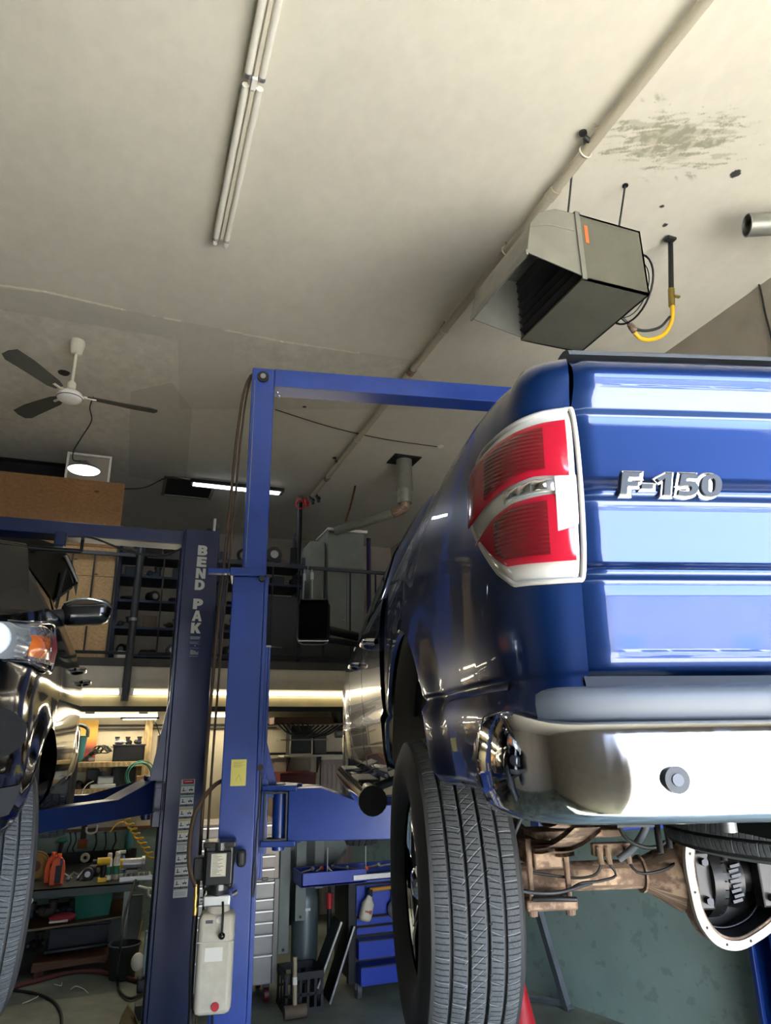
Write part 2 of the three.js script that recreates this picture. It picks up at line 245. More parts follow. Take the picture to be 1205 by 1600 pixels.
// tailgate with its pressed ridges
{
  const ys = [2.095, 2.1, 2.105, 2.11, 2.125, 2.14, 2.17, 2.2, 2.225, 2.243, 2.25, 2.256, 2.262, 2.27, 2.276, 2.282, 2.29, 2.32, 2.35, 2.38, 2.394, 2.399, 2.404, 2.412, 2.42, 2.43, 2.437, 2.45, 2.48, 2.52, 2.55, 2.57, 2.576, 2.581, 2.586, 2.6, 2.61, 2.62, 2.635, 2.645, 2.655, 2.665, 2.673, 2.68, 2.69, 2.697];
  const n = ys.length - 1, seam = y => lerp(-.779, -.758, sstep(2.1, 2.69, y));
  const g = patch((u, v) => { const y = ys[Math.round(v * n)], x0 = seam(y), x = lerp(x0, -x0, u), e = Math.min(Math.abs(x - x0), Math.abs(x + x0)), bow = .012 * (1 - (x / .8) ** 2); return [x, y, gateZ(y) + bow - .012 - .012 * (1 - sstep(0, .012, e)), x, y]; }, 60, n);
  const gate = part(truck, 'tailgate', g, M.blue);
  part(truck, 'tailgate_core', span(-.755, .755, 2.10, 2.69, 1.05, 1.10), M.blue);
  part(gate, 'tailgate_cap', patch((u, v) => { const x = lerp(-.757, .757, u), a = v * PI * .75; return [x, 2.693 + .026 * Math.sin(a + .05), 1.085 + .05 * Math.cos(a) - .012 * (x / .8) ** 2, x, v]; }, 20, 6), M.greyPlastic, 'grey plastic cap along the top edge');
  part(gate, 'handle_bezel', box(.26, .09, .014, 0, 2.50, 1.132, .006), M.darkPlastic); part(gate, 'handle', box(.2, .035, .02, 0, 2.49, 1.144, .008), M.blue);
  // painted jamb set back behind the open seam between gate and corner
  const sm = patch((u, v) => { const y = lerp(2.06, 2.69, v), x = seam(y); return [x + lerp(-.02, .006, u), y, 1.07 - .05 * sstep(2.62, 2.69, y)]; }, 1, 16);
  part(truck, 'gate_jamb', sm, M.blue); part(truck, 'gate_jamb', mirrorX(sm), M.blue);
  // raised script F-150 badge
  const bx = -.706, by = 2.402, mk = (grow, depth) => { const t = new TextGeometry('F-150', { font, size: .0405, depth, curveSegments: 4, bevelEnabled: true, bevelThickness: .0012, bevelSize: grow, bevelSegments: 2 }); t.computeBoundingBox(); const b = t.boundingBox, w = b.max.x - b.min.x; t.translate(-b.min.x, 0, 0).scale(.188 / w, 1, 1); t.applyMatrix4(new THREE.Matrix4().makeShear(0, 0, .22, 0, 0, 0)); return t.translate(bx, by, 1.142); };
  const badge = part(gate, 'badge', mk(.0052, .007), M.chrome, 'chrome F-150 lettering badge'); part(gate, 'badge_fill', mk(.0006, .012), M.darkPlastic);
}
// tail lights: patches lying on the corner surface
{
  const TT = table([[0, 2.581], [.044, 2.575], [.084, 2.566], [.133, 2.556], [.199, 2.545], [.225, 2.532], [.245, 2.505], [.257, 2.455]]), TB = table([[0, 2.253], [.05, 2.252], [.114, 2.256], [.155, 2.287], [.203, 2.341], [.244, 2.391], [.257, 2.436]]);
  const pat = (a, b, lo, hi, o, bulge, nu = 28, nv = 20) => patch((u, v) => { const s = lerp(a, b, u), y = lerp(lo(s), hi(s), v), w = Math.pow(Math.sin(PI * clamp(u, .001, .999)) * Math.sin(PI * clamp(v, .001, .999)), .35); return bedPoint(s, y, o + bulge * w).concat([s * 8, y * 8]); }, nu, nv);
  const build = flip => {
    const f = flip ? mirrorX : g => g;
    const lamp = part(truck, 'tail_light', f(pat(-.004, .257, TB, TT, .001, .016)), M.clearLens, 'red and clear tail light in a silvery housing');
    const inT = s => TT(s) - .028, inB = s => TB(s) + .03, bandT = table([[0, 2.437], [.06, 2.441], [.1, 2.432], [.147, 2.418], [.2, 2.398], [.235, 2.39]]), bandB = table([[0, 2.40], [.036, 2.404], [.097, 2.398], [.15, 2.38], [.2, 2.352]]);
    const ring = []; for (let i = 0; i <= 40; i++) { const s = lerp(-.002, .2575, i / 40); ring.push([s, TT(s)]); } for (let i = 39; i >= 0; i--) { const s = lerp(-.002, .2575, i / 40); ring.push([s, TB(s)]); }
    const rimGeo = () => tube(ring.map(([s, y]) => bedPoint(s, y, .004)), .0055, 160, 6, true);
    part(lamp, 'red_lens', f(pat(.012, .235, bandT, inT, .0195, .004)), M.redLens, 'upper red lens'); part(lamp, 'red_lens', f(pat(.008, .205, s => Math.min(inB(s), bandB(s) - .004), bandB, .0195, .004)), M.redLens, 'lower red lens');
    part(lamp, 'reflector', f(pat(.045, .16, s => bandT(s) + .012, s => inT(s) - .012, .0245, .003)), M.redLensDark); part(lamp, 'reflector', f(pat(.045, .135, s => inB(s) + .012, s => bandB(s) - .012, .0245, .003)), M.redLensDark);
    const rev = part(lamp, 'reverse_lens', f(pat(.035, .112, s => bandB(s) + .006, s => bandT(s) - .006, .0195, .004)), std(0xd8d8d4, .12, .8));
    for (let i = 0; i < 3; i++) part(lamp, 'reflector_cell', f(pat(.045 + i * .02, .062 + i * .02, s => bandB(s) + .01, s => bandT(s) - .01, .024, .004, 4, 6)), M.chrome);
    part(lamp, 'lens_rim', f(rimGeo()), std(0xb5b2a6, .3), 'pale rim round the lamp');
    part(lamp, 'lens_panel', f(pat(-.002, .034, s => 2.345 - .3 * s, s => 2.437, .0225, .002, 6, 6)), M.clearLens, 'clear inner panel beside the reverse lamp');
  };
  build(false); build(true);
}
// chrome rear bumper with step pad
{
  const bp = new THREE.CatmullRomCurve3([[-.925, .92], [-.936, 1.03], [-.938, 1.13], [-.922, 1.205], [-.88, 1.246], [-.80, 1.268], [-.6, 1.28], [-.3, 1.288], [0, 1.29]].map(([x, z]) => V3(x, 0, z)), false, 'centripetal');
  const at = (u, y, o) => { const p = bp.getPointAt(u), d = bp.getTangentAt(u); return [p.x - d.z * -1 * o * 0 + (-d.z < 0 ? d.z * -1 : d.z * -1) * 0 + nrm(d).x * o, y, p.z + nrm(d).z * o]; };
  const nrm = d => ({ x: -d.z, z: d.x });                         // outward for a path that runs rear-left corner to centre
  const prof = [[1.886, -.05], [1.884, -.02], [1.887, -.004], [1.90, .004], [1.93, .012], [1.965, .014], [2.0, .008], [2.014, 0], [2.019, -.008], [2.021, -.03]];
  const rise = u => .024 * (1 - sstep(.16, .30, u)), n = prof.length - 1, nb = 60;
  const half = patch((u, v) => { const q = prof[Math.round(v * n)], e = 1 - sstep(0, .05, u); return at(u, q[0] + (q[0] > 1.98 ? rise(u) * sstep(1.98, 2.028, q[0]) : 0) - .03 * e * sstep(1.97, 2.03, q[0]) + .03 * e * (1 - sstep(1.885, 1.91, q[0])), q[1]).concat([u * 1.4, v * .25]); }, nb, n, true);
  const bumper = part(truck, 'rear_bumper', merge([half, mirrorX(half)]), M.chromeDirty, 'dusty chrome rear bumper');
  const padP = [[2.021, -.03], [2.026, -.016], [2.05, -.012],  [2.064, -.014], [2.07, -.03], [2.07, -.16]];
  const pad = patch((u, v) => { const q = padP[Math.round(v * 5)]; return at(lerp(.245, 1, u), q[0] - .004 * (1 - sstep(0, .03, u)), q[1]); }, 50, 5, true);
  part(bumper, 'step_pad', merge([pad, mirrorX(pad)]), M.greyPlastic, 'grey textured step pad');
  for (const sx of [-1, 1]) { const s = part(bumper, 'parking_sensor', cyl(.0175, .012, 0, 0, 0, 24).rotateX(PI / 2).translate(sx * .745, 1.943, 1.29), M.darkPlastic, 'round dark parking sensor'); part(bumper, 'sensor_face', cyl(.008, .014, 0, 0, 0, 20).rotateX(PI / 2).translate(sx * .745, 1.943, 1.291), M.greyPlastic); }
  // crumpled plastic flange between gate and bumper
  const fl = patch((u, v) => { const x = lerp(-.79, .79, u), w = Math.abs(x * 7 % 1); return [x, 2.094 - .028 * v - (v > .9 ? .006 * (w > .5 ? 1 : 0) : 0), 1.118 + .012 * v]; }, 90, 3, true);
  part(truck, 'bumper_flange', fl, M.darkPlastic);
  part(truck, 'bumper_bracket', merge([span(-.5, -.44, 1.84, 1.9, .95, 1.22), span(.44, .5, 1.84, 1.9, .95, 1.22), span(-.56, .56, 1.90, 1.98, 1.08, 1.16)]), M.iron);
  for (const sx of [-.64, -.2, .2, .64]) part(truck, 'bumper_bolt', cyl(.012, .02, sx, 1.878, 1.22, 6), M.steel);
}
// cab and front body
const cabPath = new THREE.CatmullRomCurve3([[-.955, -.655], [-.962, -1.2], [-.965, -2.0], [-.965, -3.0], [-.955, -3.8], [-.90, -4.35], [-.72, -4.58], [-.4, -4.66], [0, -4.68]].map(([x, z]) => V3(x, 0, z)), false, 'centripetal'), cabLen = cabPath.getLength();
const cabOff = table([[1.82, -.09], [1.84, -.05], [1.87, -.03], [1.95, -.012], [2.05, -.004], [2.085, 0], [2.093, -.012], [2.11, -.012], [2.18, -.004], [2.3, 0], [2.42, 0], [2.52, -.008], [2.58, -.022], [2.605, -.04]]);
{
  const topY = z => z > -2.85 ? 2.605 : lerp(2.60, 2.50, clamp((-2.85 - z) / 1.8));
  const pt = (u, y, o = 0) => { const p = cabPath.getPointAt(u), d = cabPath.getTangentAt(u), k = cabOff(y) + o; return [p.x + d.z * k * (1), y, p.z - d.x * k]; };
  const seams = [-1.57, -2.72], us = []; for (let i = 0; i <= 140; i++) us.push(i / 140); for (const zc of seams) { let lo = 0, hi = .75; for (let i = 0; i < 40; i++) { const m = (lo + hi) / 2; cabPath.getPointAt(m).z > zc ? lo = m : hi = m; } for (const d of [-.0065, -.0045, .0045, .0065]) us.push(lo + d / cabLen); } us.sort((q, r) => q - r); const nU = us.length - 1;
  const side = patch((uu, v) => { const u = us[Math.round(uu * nU)], p = cabPath.getPointAt(u), groove = seams.some(zc => Math.abs(p.z - zc) < .0055) ? -.022 : 0, yb = Math.max(1.82, archAt(p.z, -3.67, 2.27, .5)), y = lerp(yb, topY(p.z), v); return pt(u, y, flareOf(p.z + 3.67, y, 0) * .7 + groove); }, nU, 30);
  part(truck, 'cab_side', side, M.blue); part(truck, 'cab_side', mirrorX(side), M.blue);
  const hood = patch((u, v) => { const z = lerp(-2.86, -4.64, v), x = lerp(-1, 1, u), hw = .93 - .18 * sstep(.7, 1, v); return [x * hw, topY(z) + .05 * (1 - x * x) - .002, z]; }, 16, 12, true); part(truck, 'hood', hood, M.blue);
  // greenhouse
  const sec = (z, v) => { const k = sstep(-2.9, -2.05, z) * (1 - .25 * sstep(-.76, -.64, z)); const topx = lerp(.90, .70, k), topy = lerp(2.63, 3.10, k), a = [[.93, 2.60], [lerp(.92, .86, k), lerp(2.61, 2.82, k)], [topx + .03, topy - .05 * k], [topx - .04, topy + .03 * k], [topx * .6, topy + .075 * k], [0, topy + .1 * k]]; const t = v * 5, i = Math.min(4, Math.floor(t)), f = t - i; const rb = sstep(-.90, -.66, z), nx = 1 - .14 * rb * rb; return [-lerp(a[i][0], a[i + 1][0], f) * nx, lerp(a[i][1], a[i + 1][1], f), z]; };
  const gh = patch((u, v) => { const z = lerp(-.66, -2.92, u); return sec(z, v); }, 40, 20, true);
  part(truck, 'roof', merge([gh, mirrorX(gh)]), M.blue);
  const rear = patch((u, v) => { const b = sec(-.66, lerp(.0, 1, v)); return [b[0] * lerp(1, -1, u), b[1], -.66 + .0]; }, 12, 20); part(truck, 'cab_rear', rear, M.blue);
  part(truck, 'rear_window', patch((u, v) => [lerp(-.66, .66, u) * lerp(1, .86, v), lerp(2.68, 3.04, v), -.652], 4, 4), M.glassDark);
  for (const [za, zb, l] of [[-.86, -1.52], [-1.62, -2.42]]) for (const sx of [-1, 1]) { const g = patch((u, v) => { const q = sec(lerp(za, zb, u), lerp(.03, .37, v)); return [q[0] - .006, q[1], q[2]]; }, 10, 8, true); part(truck, 'side_window', sx < 0 ? g : mirrorX(g), M.glassDark); }
  part(truck, 'windshield', patch((u, v) => { const z = lerp(-2.9, -2.12, v), q = sec(z, 1); return [lerp(-.86, .86, u) * lerp(1, .8, v), q[1] + .006, z]; }, 8, 10), M.glassDark);
  for (const zc of [-.86, -1.84]) for (const sx of [-1, 1]) { const h = part(truck, 'door_handle', tube([[sx * .962, 2.40, zc - .11], [sx * 1.0, 2.405, zc - .08], [sx * 1.0, 2.405, zc + .08], [sx * .962, 2.40, zc + .11]], .014, 16, 6), M.chrome, 'chrome door handle'); }
  for (const sx of [-1, 1]) {                                      // running boards
    const f = sx < 0 ? g => g : mirrorX, b = part(truck, 'running_board', f(rod([-1.0, 1.785, -.52], [-1.0, 1.785, -2.75], .052, 18)), M.chrome, 'chrome tube running board');
    for (const zc of [-1.05, -2.15]) part(b, 'step_tread', f(box(.09, .012, .5, -.99, 1.838, zc, .005)), M.darkPlastic);
    part(b, 'end_cap', f(rod([-1.0, 1.785, -.5], [-1.0, 1.785, -.522], .0535, 18)), M.black);
    for (const zc of [-.8, -1.6, -2.5]) part(b, 'bracket', f(rod([-1.0, 1.8, zc], [-.7, 1.9, zc], .018, 8)), M.iron);
    const m = part(truck, 'door_mirror', f(box(.215, .30, .13, -1.225, 2.745, -2.36, .045)), M.black, 'tall black door mirror'); part(m, 'mirror_glass', f(box(.185, .26, .01, -1.225, 2.75, -2.292, .004)), std(0x14181b, .03, .9)); part(m, 'mirror_trim', f(box(.2, .012, .012, -1.225, 2.612, -2.296, .004)), M.chrome);
    part(m, 'mirror_arm', f(rod([-1.15, 2.70, -2.38], [-.93, 2.66, -2.45], .03, 10)), M.black); part(m, 'mirror_arm', f(rod([-1.15, 2.63, -2.38], [-.93, 2.61, -2.45], .02, 10)), M.black);
  }
  part(truck, 'grille', box(1.2, .34, .04, 0, 2.28, -4.68, .02), M.chrome); part(truck, 'front_bumper', box(1.86, .24, .16, 0, 1.96, -4.62, .05), M.chrome);
  part(truck, 'underbody', merge([span(-.82, .82, 1.86, 1.92, -2.9, -.66), span(-.47, -.38, 1.86, 2.0, -4.3, 1.08), span(.38, .47, 1.86, 2.0, -4.3, 1.08), span(-.4, .4, 1.9, 1.96, .3, .36), span(-.4, .4, 1.9, 1.96, -.5, -.42), span(-.6, .6, 1.9, 2.5, -4.3, -3.0)]), M.iron);
}
// wheels
const treadTex = (() => {
  const draw = bump => (c, w, h) => {
    c.fillStyle = bump ? '#fff' : '#6a6e71'; c.fillRect(0, 0, w, h);
    if (!bump) for (let i = 0; i < 5000; i++) { const s = 70 + rnd() * 45 | 0; c.fillStyle = `rgba(${s},${s + 3},${s + 6},.35)`; c.fillRect(rnd() * w, rnd() * h, 2 + rnd() * 4, 2 + rnd() * 5); }
    c.strokeStyle = bump ? '#000' : 'rgba(190,195,198,.85)'; c.lineWidth = 3;
    const ln = (x0, y0, x1, y1, bx = 0) => { c.beginPath(); c.moveTo(x0 * w, y0 * h); c.quadraticCurveTo((x0 + x1) / 2 * w + bx, (y0 + y1) / 2 * h, x1 * w, y1 * h); c.stroke(); };
    for (let k = 0; k < 4; k++) { const y = k / 4; ln(.02, y + .05, .19, y + .03, 0); ln(.81, y + .07, .98, y + .09, 0); ln(.22, y + .02, .38, y + .09); ln(.36, y + .16, .58, y - .02, 6); ln(.45, y + .22, .66, y + .02, 6); ln(.62, y + .06, .79, y + .11); }
    c.lineWidth = 1.5; if (!bump) c.strokeStyle = 'rgba(20,22,24,.8)'; for (let k = 0; k < 16; k++) { const y = k / 16 + .03; ln(.03, y, .18, y - .005); ln(.82, y, .97, y + .005); ln(.24, y, .36, y + .02); ln(.44, y, .57, y + .02); ln(.64, y, .77, y + .02); }
  };
  const mk = b => { const t = canvasTex(256, 256, draw(b)); t.wrapS = t.wrapT = THREE.RepeatWrapping; t.repeat.set(1, 11); if (b) t.colorSpace = THREE.NoColorSpace; return t; };
  return [mk(false), mk(true)];
})();
M.tread = std(0xb4b7b8, .88, 0, { map: treadTex[0], bumpMap: treadTex[1], bumpScale: .004 }); M.sidewall = worn(0x2c2d2e, .85); M.groove = worn(0x74787a, .9);
function tireParts(par, name, R, w, rimR, f, at, tm = M.tread, flat = false) {  // axis along x, outer side at -x
  const hw = w / 2, tw = hw * .86, shift = g => f(g.translate(...at));
  const ribs = [[-1, -.62], [-.56, -.24], [-.18, .18], [.24, .56], [.62, 1]];
  const crown = x => R - .012 * (x / tw) ** 2 * 1 - .01 * Math.max(0, Math.abs(x / tw) - .8) * 3;
  const tire = part(par, name, shift(merge([lathe([[rimR, -hw * .72], [rimR + .02, -hw * .86], [rimR + .07, -hw], [R - .05, -hw * .98], [R - .02, -tw * 1.02], [R - .014, -tw], [R - .014, tw], [R - .02, tw * 1.02], [R - .05, hw * .98], [rimR + .07, hw], [rimR + .02, hw * .86], [rimR, hw * .72]], 64)]).rotateZ(PI / 2)), M.sidewall);
  for (const [a, b] of ribs) {
    const g = patch((u, v) => { const an = u * PI * 2, q = v * 6, i = Math.round(q), xs = [a * tw, a * tw, lerp(a, b, .06) * tw, lerp(a, b, .5) * tw, lerp(a, b, .94) * tw, b * tw, b * tw][i], dr = [-.02, -.004, 0, 0, 0, -.004, -.02][i]; const r = crown(xs) + dr; return [-xs, r * Math.cos(an), r * Math.sin(an), .5 + xs / tw / 2, u]; }, 72, 6, true);
    part(flat ? par : tire, 'tread_rib', shift(g), tm);
  }
  return tire;
}
const id = g => g;
function truckWheel(par, x, y, z, f, steer) {
  const at = [x, y, z], tire = tireParts(par, 'tire', .405, .262, .235, f, at);
  const shift = g => f(g.translate(...at));
  const rim = part(par, 'wheel_rim', shift(lathe([[.10, -.02], [.21, -.03], [.215, -.085], [.23, -.098], [.24, -.098], [.242, -.085], [.225, -.06], [.222, .09]], 48).rotateZ(-PI / 2).rotateZ(PI)), M.chrome, 'chrome wheel');
  for (let i = 0; i < 6; i++) { const g = ext([[-.03, .05], [.03, .05], [.042, .14], [.055, .215], [-.055, .215], [-.042, .14]], .03, .008).rotateY(-PI / 2).rotateX(i * PI / 3).translate(-.045, 0, 0); part(rim, 'spoke', shift(g), M.chrome); }
  part(rim, 'hub_cap', shift(lathe([[0, .052], [.03, .05], [.045, .036], [.05, .01], [.075, 0]], 28).rotateZ(PI / 2).translate(-.055, 0, 0)), M.chrome); part(rim, 'brake_drum', shift(rod([.02, 0, 0], [.09, 0, 0], .17, 28)), M.iron);
  for (let i = 0; i < 6; i++) part(rim, 'lug_nut', shift(rod([-.055, .062 * Math.cos(i * PI / 3 + .5), .062 * Math.sin(i * PI / 3 + .5)], [-.085, .062 * Math.cos(i * PI / 3 + .5), .062 * Math.sin(i * PI / 3 + .5)], .012, 6)), M.chrome);
}
for (const [z, y] of [[0, 1.6], [-3.67, 1.62]]) for (const f of [id, mirrorX]) truckWheel(truck, -.826, y, z, f);
// rear axle with open differential
{
  const a = part(truck, 'rear_axle', merge([rod([-.70, 1.603, 0], [-.17, 1.603, 0], .040, 22), rod([.17, 1.603, 0], [.70, 1.603, 0], .040, 22), rod([-.22, 1.603, 0], [-.125, 1.60, .02], .048, 22, .10), rod([.22, 1.603, 0], [.135, 1.60, .02], .048, 22, .10), rod([-.235, 1.603, 0], [-.228, 1.603, 0], .052, 22), rod([-.70, 1.603, 0], [-.66, 1.603, 0], .11, 24), rod([.70, 1.603, 0], [.66, 1.603, 0], .11, 24)]), M.rustM, 'rusty rear axle tube');
  const outline = [[-.115, .145], [-.06, .155], [.07, .155], [.135, .12], [.155, .03], [.15, -.05], [.11, -.085], [.04, -.125], [-.03, -.148], [-.085, -.135], [-.125, -.085], [-.14, .0], [-.14, .09]];
  const sm = (k) => new THREE.CatmullRomCurve3(outline.map(([x, y]) => V3(x * k, y * k, 0)), true, 'centripetal').getPoints(56).slice(0, -1).map(p => [p.x, p.y]);
  const at = g => g.translate(.0, 1.582, .12);
  part(a, 'differential_housing', merge([at(ext(sm(.98), .05, .01, [sm(.86)]).translate(0, 0, -.05)), rod([0, 1.59, -.18], [0, 1.59, -.005], .09, 24, .13)]), M.rustM);
  const fl = part(a, 'cover_flange', at(ext(sm(1.05), .014, .002, [sm(.90)].concat([2, 7, 12, 17, 22, 27, 32, 37, 42, 47, 52].map(i => { const q = sm(.975)[i]; return Array.from({ length: 10 }, (_, k) => [q[0] + .0055 * Math.cos(k * .6283), q[1] + .0055 * Math.sin(k * .6283)]); })))), worn(0xd8d4c8, .55, .2), 'bare pale gasket flange'); 
  const oil = phy(0x0b0b0c, .45, 0, { clearcoat: .18, clearcoatRoughness: .12 }), oilMetal = std(0x3a3c3f, .38, 1);
  part(a, 'housing_back', at(ext(sm(.9), .01).translate(0, 0, -.11)), oil); part(a, 'housing_liner', at(ext(sm(.895), .108, 0, [sm(.85)]).translate(0, 0, -.10)), oil);
  const ring = part(a, 'ring_gear', rod([-.075, 1.60, .03], [-.045, 1.60, .03], .112, 40), oil, 'oily ring gear'); 
  for (let i = 0; i < 30; i++) { const t = i / 30 * PI * 2; part(a, 'gear_tooth', box(.012, .012, .02).rotateX(t).translate(-.04, 1.60 + .105 * Math.cos(t), .03 + .105 * Math.sin(t)), oil); }
  const car = part(a, 'carrier', merge([rod([-.04, 1.60, .03], [.03, 1.60, .03], .075, 24, .09), rod([.03, 1.60, .03], [.085, 1.60, .03], .05, 20), rod([-.11, 1.60, .03], [-.075, 1.60, .03], .055, 20)]), oil);
  for (let i = 0; i < 8; i++) part(a, 'spider_tooth', box(.03, .008, .014).rotateZ(.2).translate(.0 + (i % 2) * .006, 1.545 + i * .013, .112), oilMetal, 'bright spider gear tooth');
  for (const sx of [-.095, .1]) { const cap = part(a, 'bearing_cap', merge([ext([[-.018, -.07], [.018, -.07], [.02, .07], [-.02, .07]], .03, .006).translate(sx, 1.60, .085)]), oil); for (const sy of [-.05, .05]) part(a, 'cap_bolt', cyl(.011, .02, 0, 0, 0, 6).rotateX(PI / 2).translate(sx, 1.6 + sy, .13), oilMetal); }
  part(a, 'oil_channel', tube([[-.09, 1.475, .06], [-.02, 1.468, .07], [.05, 1.49, .07], [.1, 1.53, .06]], .006, 14, 5), oilMetal);
  // springs, perches, u-bolts, shackles, brake lines
  for (const f of [id, mirrorX]) {
    const sp = part(truck, 'leaf_spring', f(merge([0, 1, 2].map(k => patch((u, v) => { const z = lerp(.66 - .2 * k, -.72 + .15 * k, u), y = 1.705 - k * .014 + .24 * (z / .72) ** 2; return [lerp(-.59, -.525, v), y, z]; }, 24, 1)).concat([0, 1, 2].map(k => patch((u, v) => { const z = lerp(.66 - .2 * k, -.72 + .15 * k, u), y = 1.705 - k * .014 + .24 * (z / .72) ** 2; return [-.525, y - .010 * v, z]; }, 24, 1))))), M.rustM, 'rusty leaf spring');
    sp.material = M.rustM;
    part(a, 'spring_perch', f(merge([box(.085, .065, .16, -.545, 1.672, .02, .006), box(.15, .028, .17, -.545, 1.548, .02, .006)])), M.rustM);
    for (const dx of [-.60, -.49]) { for (const dz of [.09, -.06]) part(a, 'u_bolt', f(merge([rod([dx, 1.52, dz], [dx, 1.72, dz], .0085, 8), cyl(.014, .022, dx, 1.532, dz, 6)])), M.rustM); }
    part(a, 'cross_plate', f(merge([span(-.60, -.34, 1.728, 1.748, .05, .17, .004)])), M.rustM);
    part(truck, 'shock_absorber', f(rod([-.45, 1.55, -.12], [-.40, 1.98, -.3], .03, 14)), M.iron);
    part(truck, 'spring_hanger', f(merge([span(-.6, -.52, 1.82, 1.92, .66, .74)])), M.iron);
  }
  part(a, 'line_bracket', span(-.40, -.285, 1.665, 1.70, .05, .075, .004), M.rustM);
  for (const x of [-.385, -.36, -.30]) part(a, 'line_fitting', rod([x, 1.69, .08], [x, 1.645, .09], .009, 8), M.rustM);
  part(a, 'brake_line', tube([[-.385, 1.65, .09], [-.40, 1.625, .09], [-.44, 1.612, .08], [-.60, 1.628, .06]], .004, 20, 5), M.black); part(a, 'brake_line', tube([[-.36, 1.645, .09], [-.345, 1.618, .09], [-.40, 1.605, .1], [-.46, 1.6, .1], [-.52, 1.565, .09]], .004, 20, 5), M.black); part(a, 'brake_line', tube([[-.30, 1.645, .09], [-.285, 1.625, .1], [-.22, 1.625, .1], [-.15, 1.65, .08], [-.13, 1.73, .02]], .004, 20, 5), M.black);
  part(a, 'breather_hose', tube([[-.335, 1.66, .1], [-.30, 1.69, .12], [-.27, 1.75, .16], [-.26, 1.86, .2]], .011, 20, 8), M.greyPlastic, 'grey breather hose');
  part(a, 'parking_cable', tube([[-.42, 1.60, .09], [-.55, 1.585, .13], [-.66, 1.60, .13], [-.70, 1.66, .2], [-.69, 1.76, .28], [-.62, 1.88, .3]], .0055, 30, 6), M.darkPlastic); part(a, 'parking_cable', tube([[-.6, 1.565, .1], [-.54, 1.568, .12], [-.48, 1.565, .12]], .007, 12, 6), M.black);
  part(truck, 'exhaust_pipe', uvm(tube([[-.70, 1.84, .6], [-.62, 1.82, .45], [-.50, 1.80, .25], [-.42, 1.83, 0], [-.42, 1.84, -.9]], .032, 40, 12)), M.rustM, 'rusty exhaust pipe'); part(truck, 'muffler', rod([-.42, 1.83, -.9], [-.42, 1.83, -1.7], .1, 20), M.rustM);
  part(truck, 'wiring_plug', box(.05, .022, .03, -.19, 1.745, .2, .005), M.green, 'green wiring plug'); part(truck, 'wiring', tube([[-.19, 1.745, .2], [-.26, 1.70, .18], [-.34, 1.72, .2], [-.42, 1.8, .3]], .006, 16, 5), M.blackHose);
  part(truck, 'hitch_light', box(.09, .03, .05, -.60, 1.86, .8, .006), worn(0x7f8d87, .5));
  for (const [x, z] of [[-.36, .42], [-.30, .35], [-.24, .48], [-.2, .4], [-.27, .55]]) part(truck, 'hose', tube([[x, 1.72, z], [x + .01, 1.80, z - .02], [x + .03, 1.9, z]], .009, 10, 6), M.blackHose);
  part(truck, 'cross_member', merge([span(-.4, .4, 1.84, 1.92, .30, .34), span(-.4, .4, 1.86, 1.94, .98, 1.04)]), M.iron);
}
{ // spare tire under the bed
  const g = new THREE.Group(); g.name = 'spare_wheel'; g.position.set(.0, 1.845, .60); g.rotation.z = PI / 2; truck.add(g);
  tireParts(g, 'spare_tire', .395, .2, .22, id, [0, 0, 0], M.tread, true); part(g, 'spare_rim', lathe([[.02, .02], [.2, .03], [.22, .07], [.225, -.07]], 32).rotateZ(PI / 2), M.iron);
}

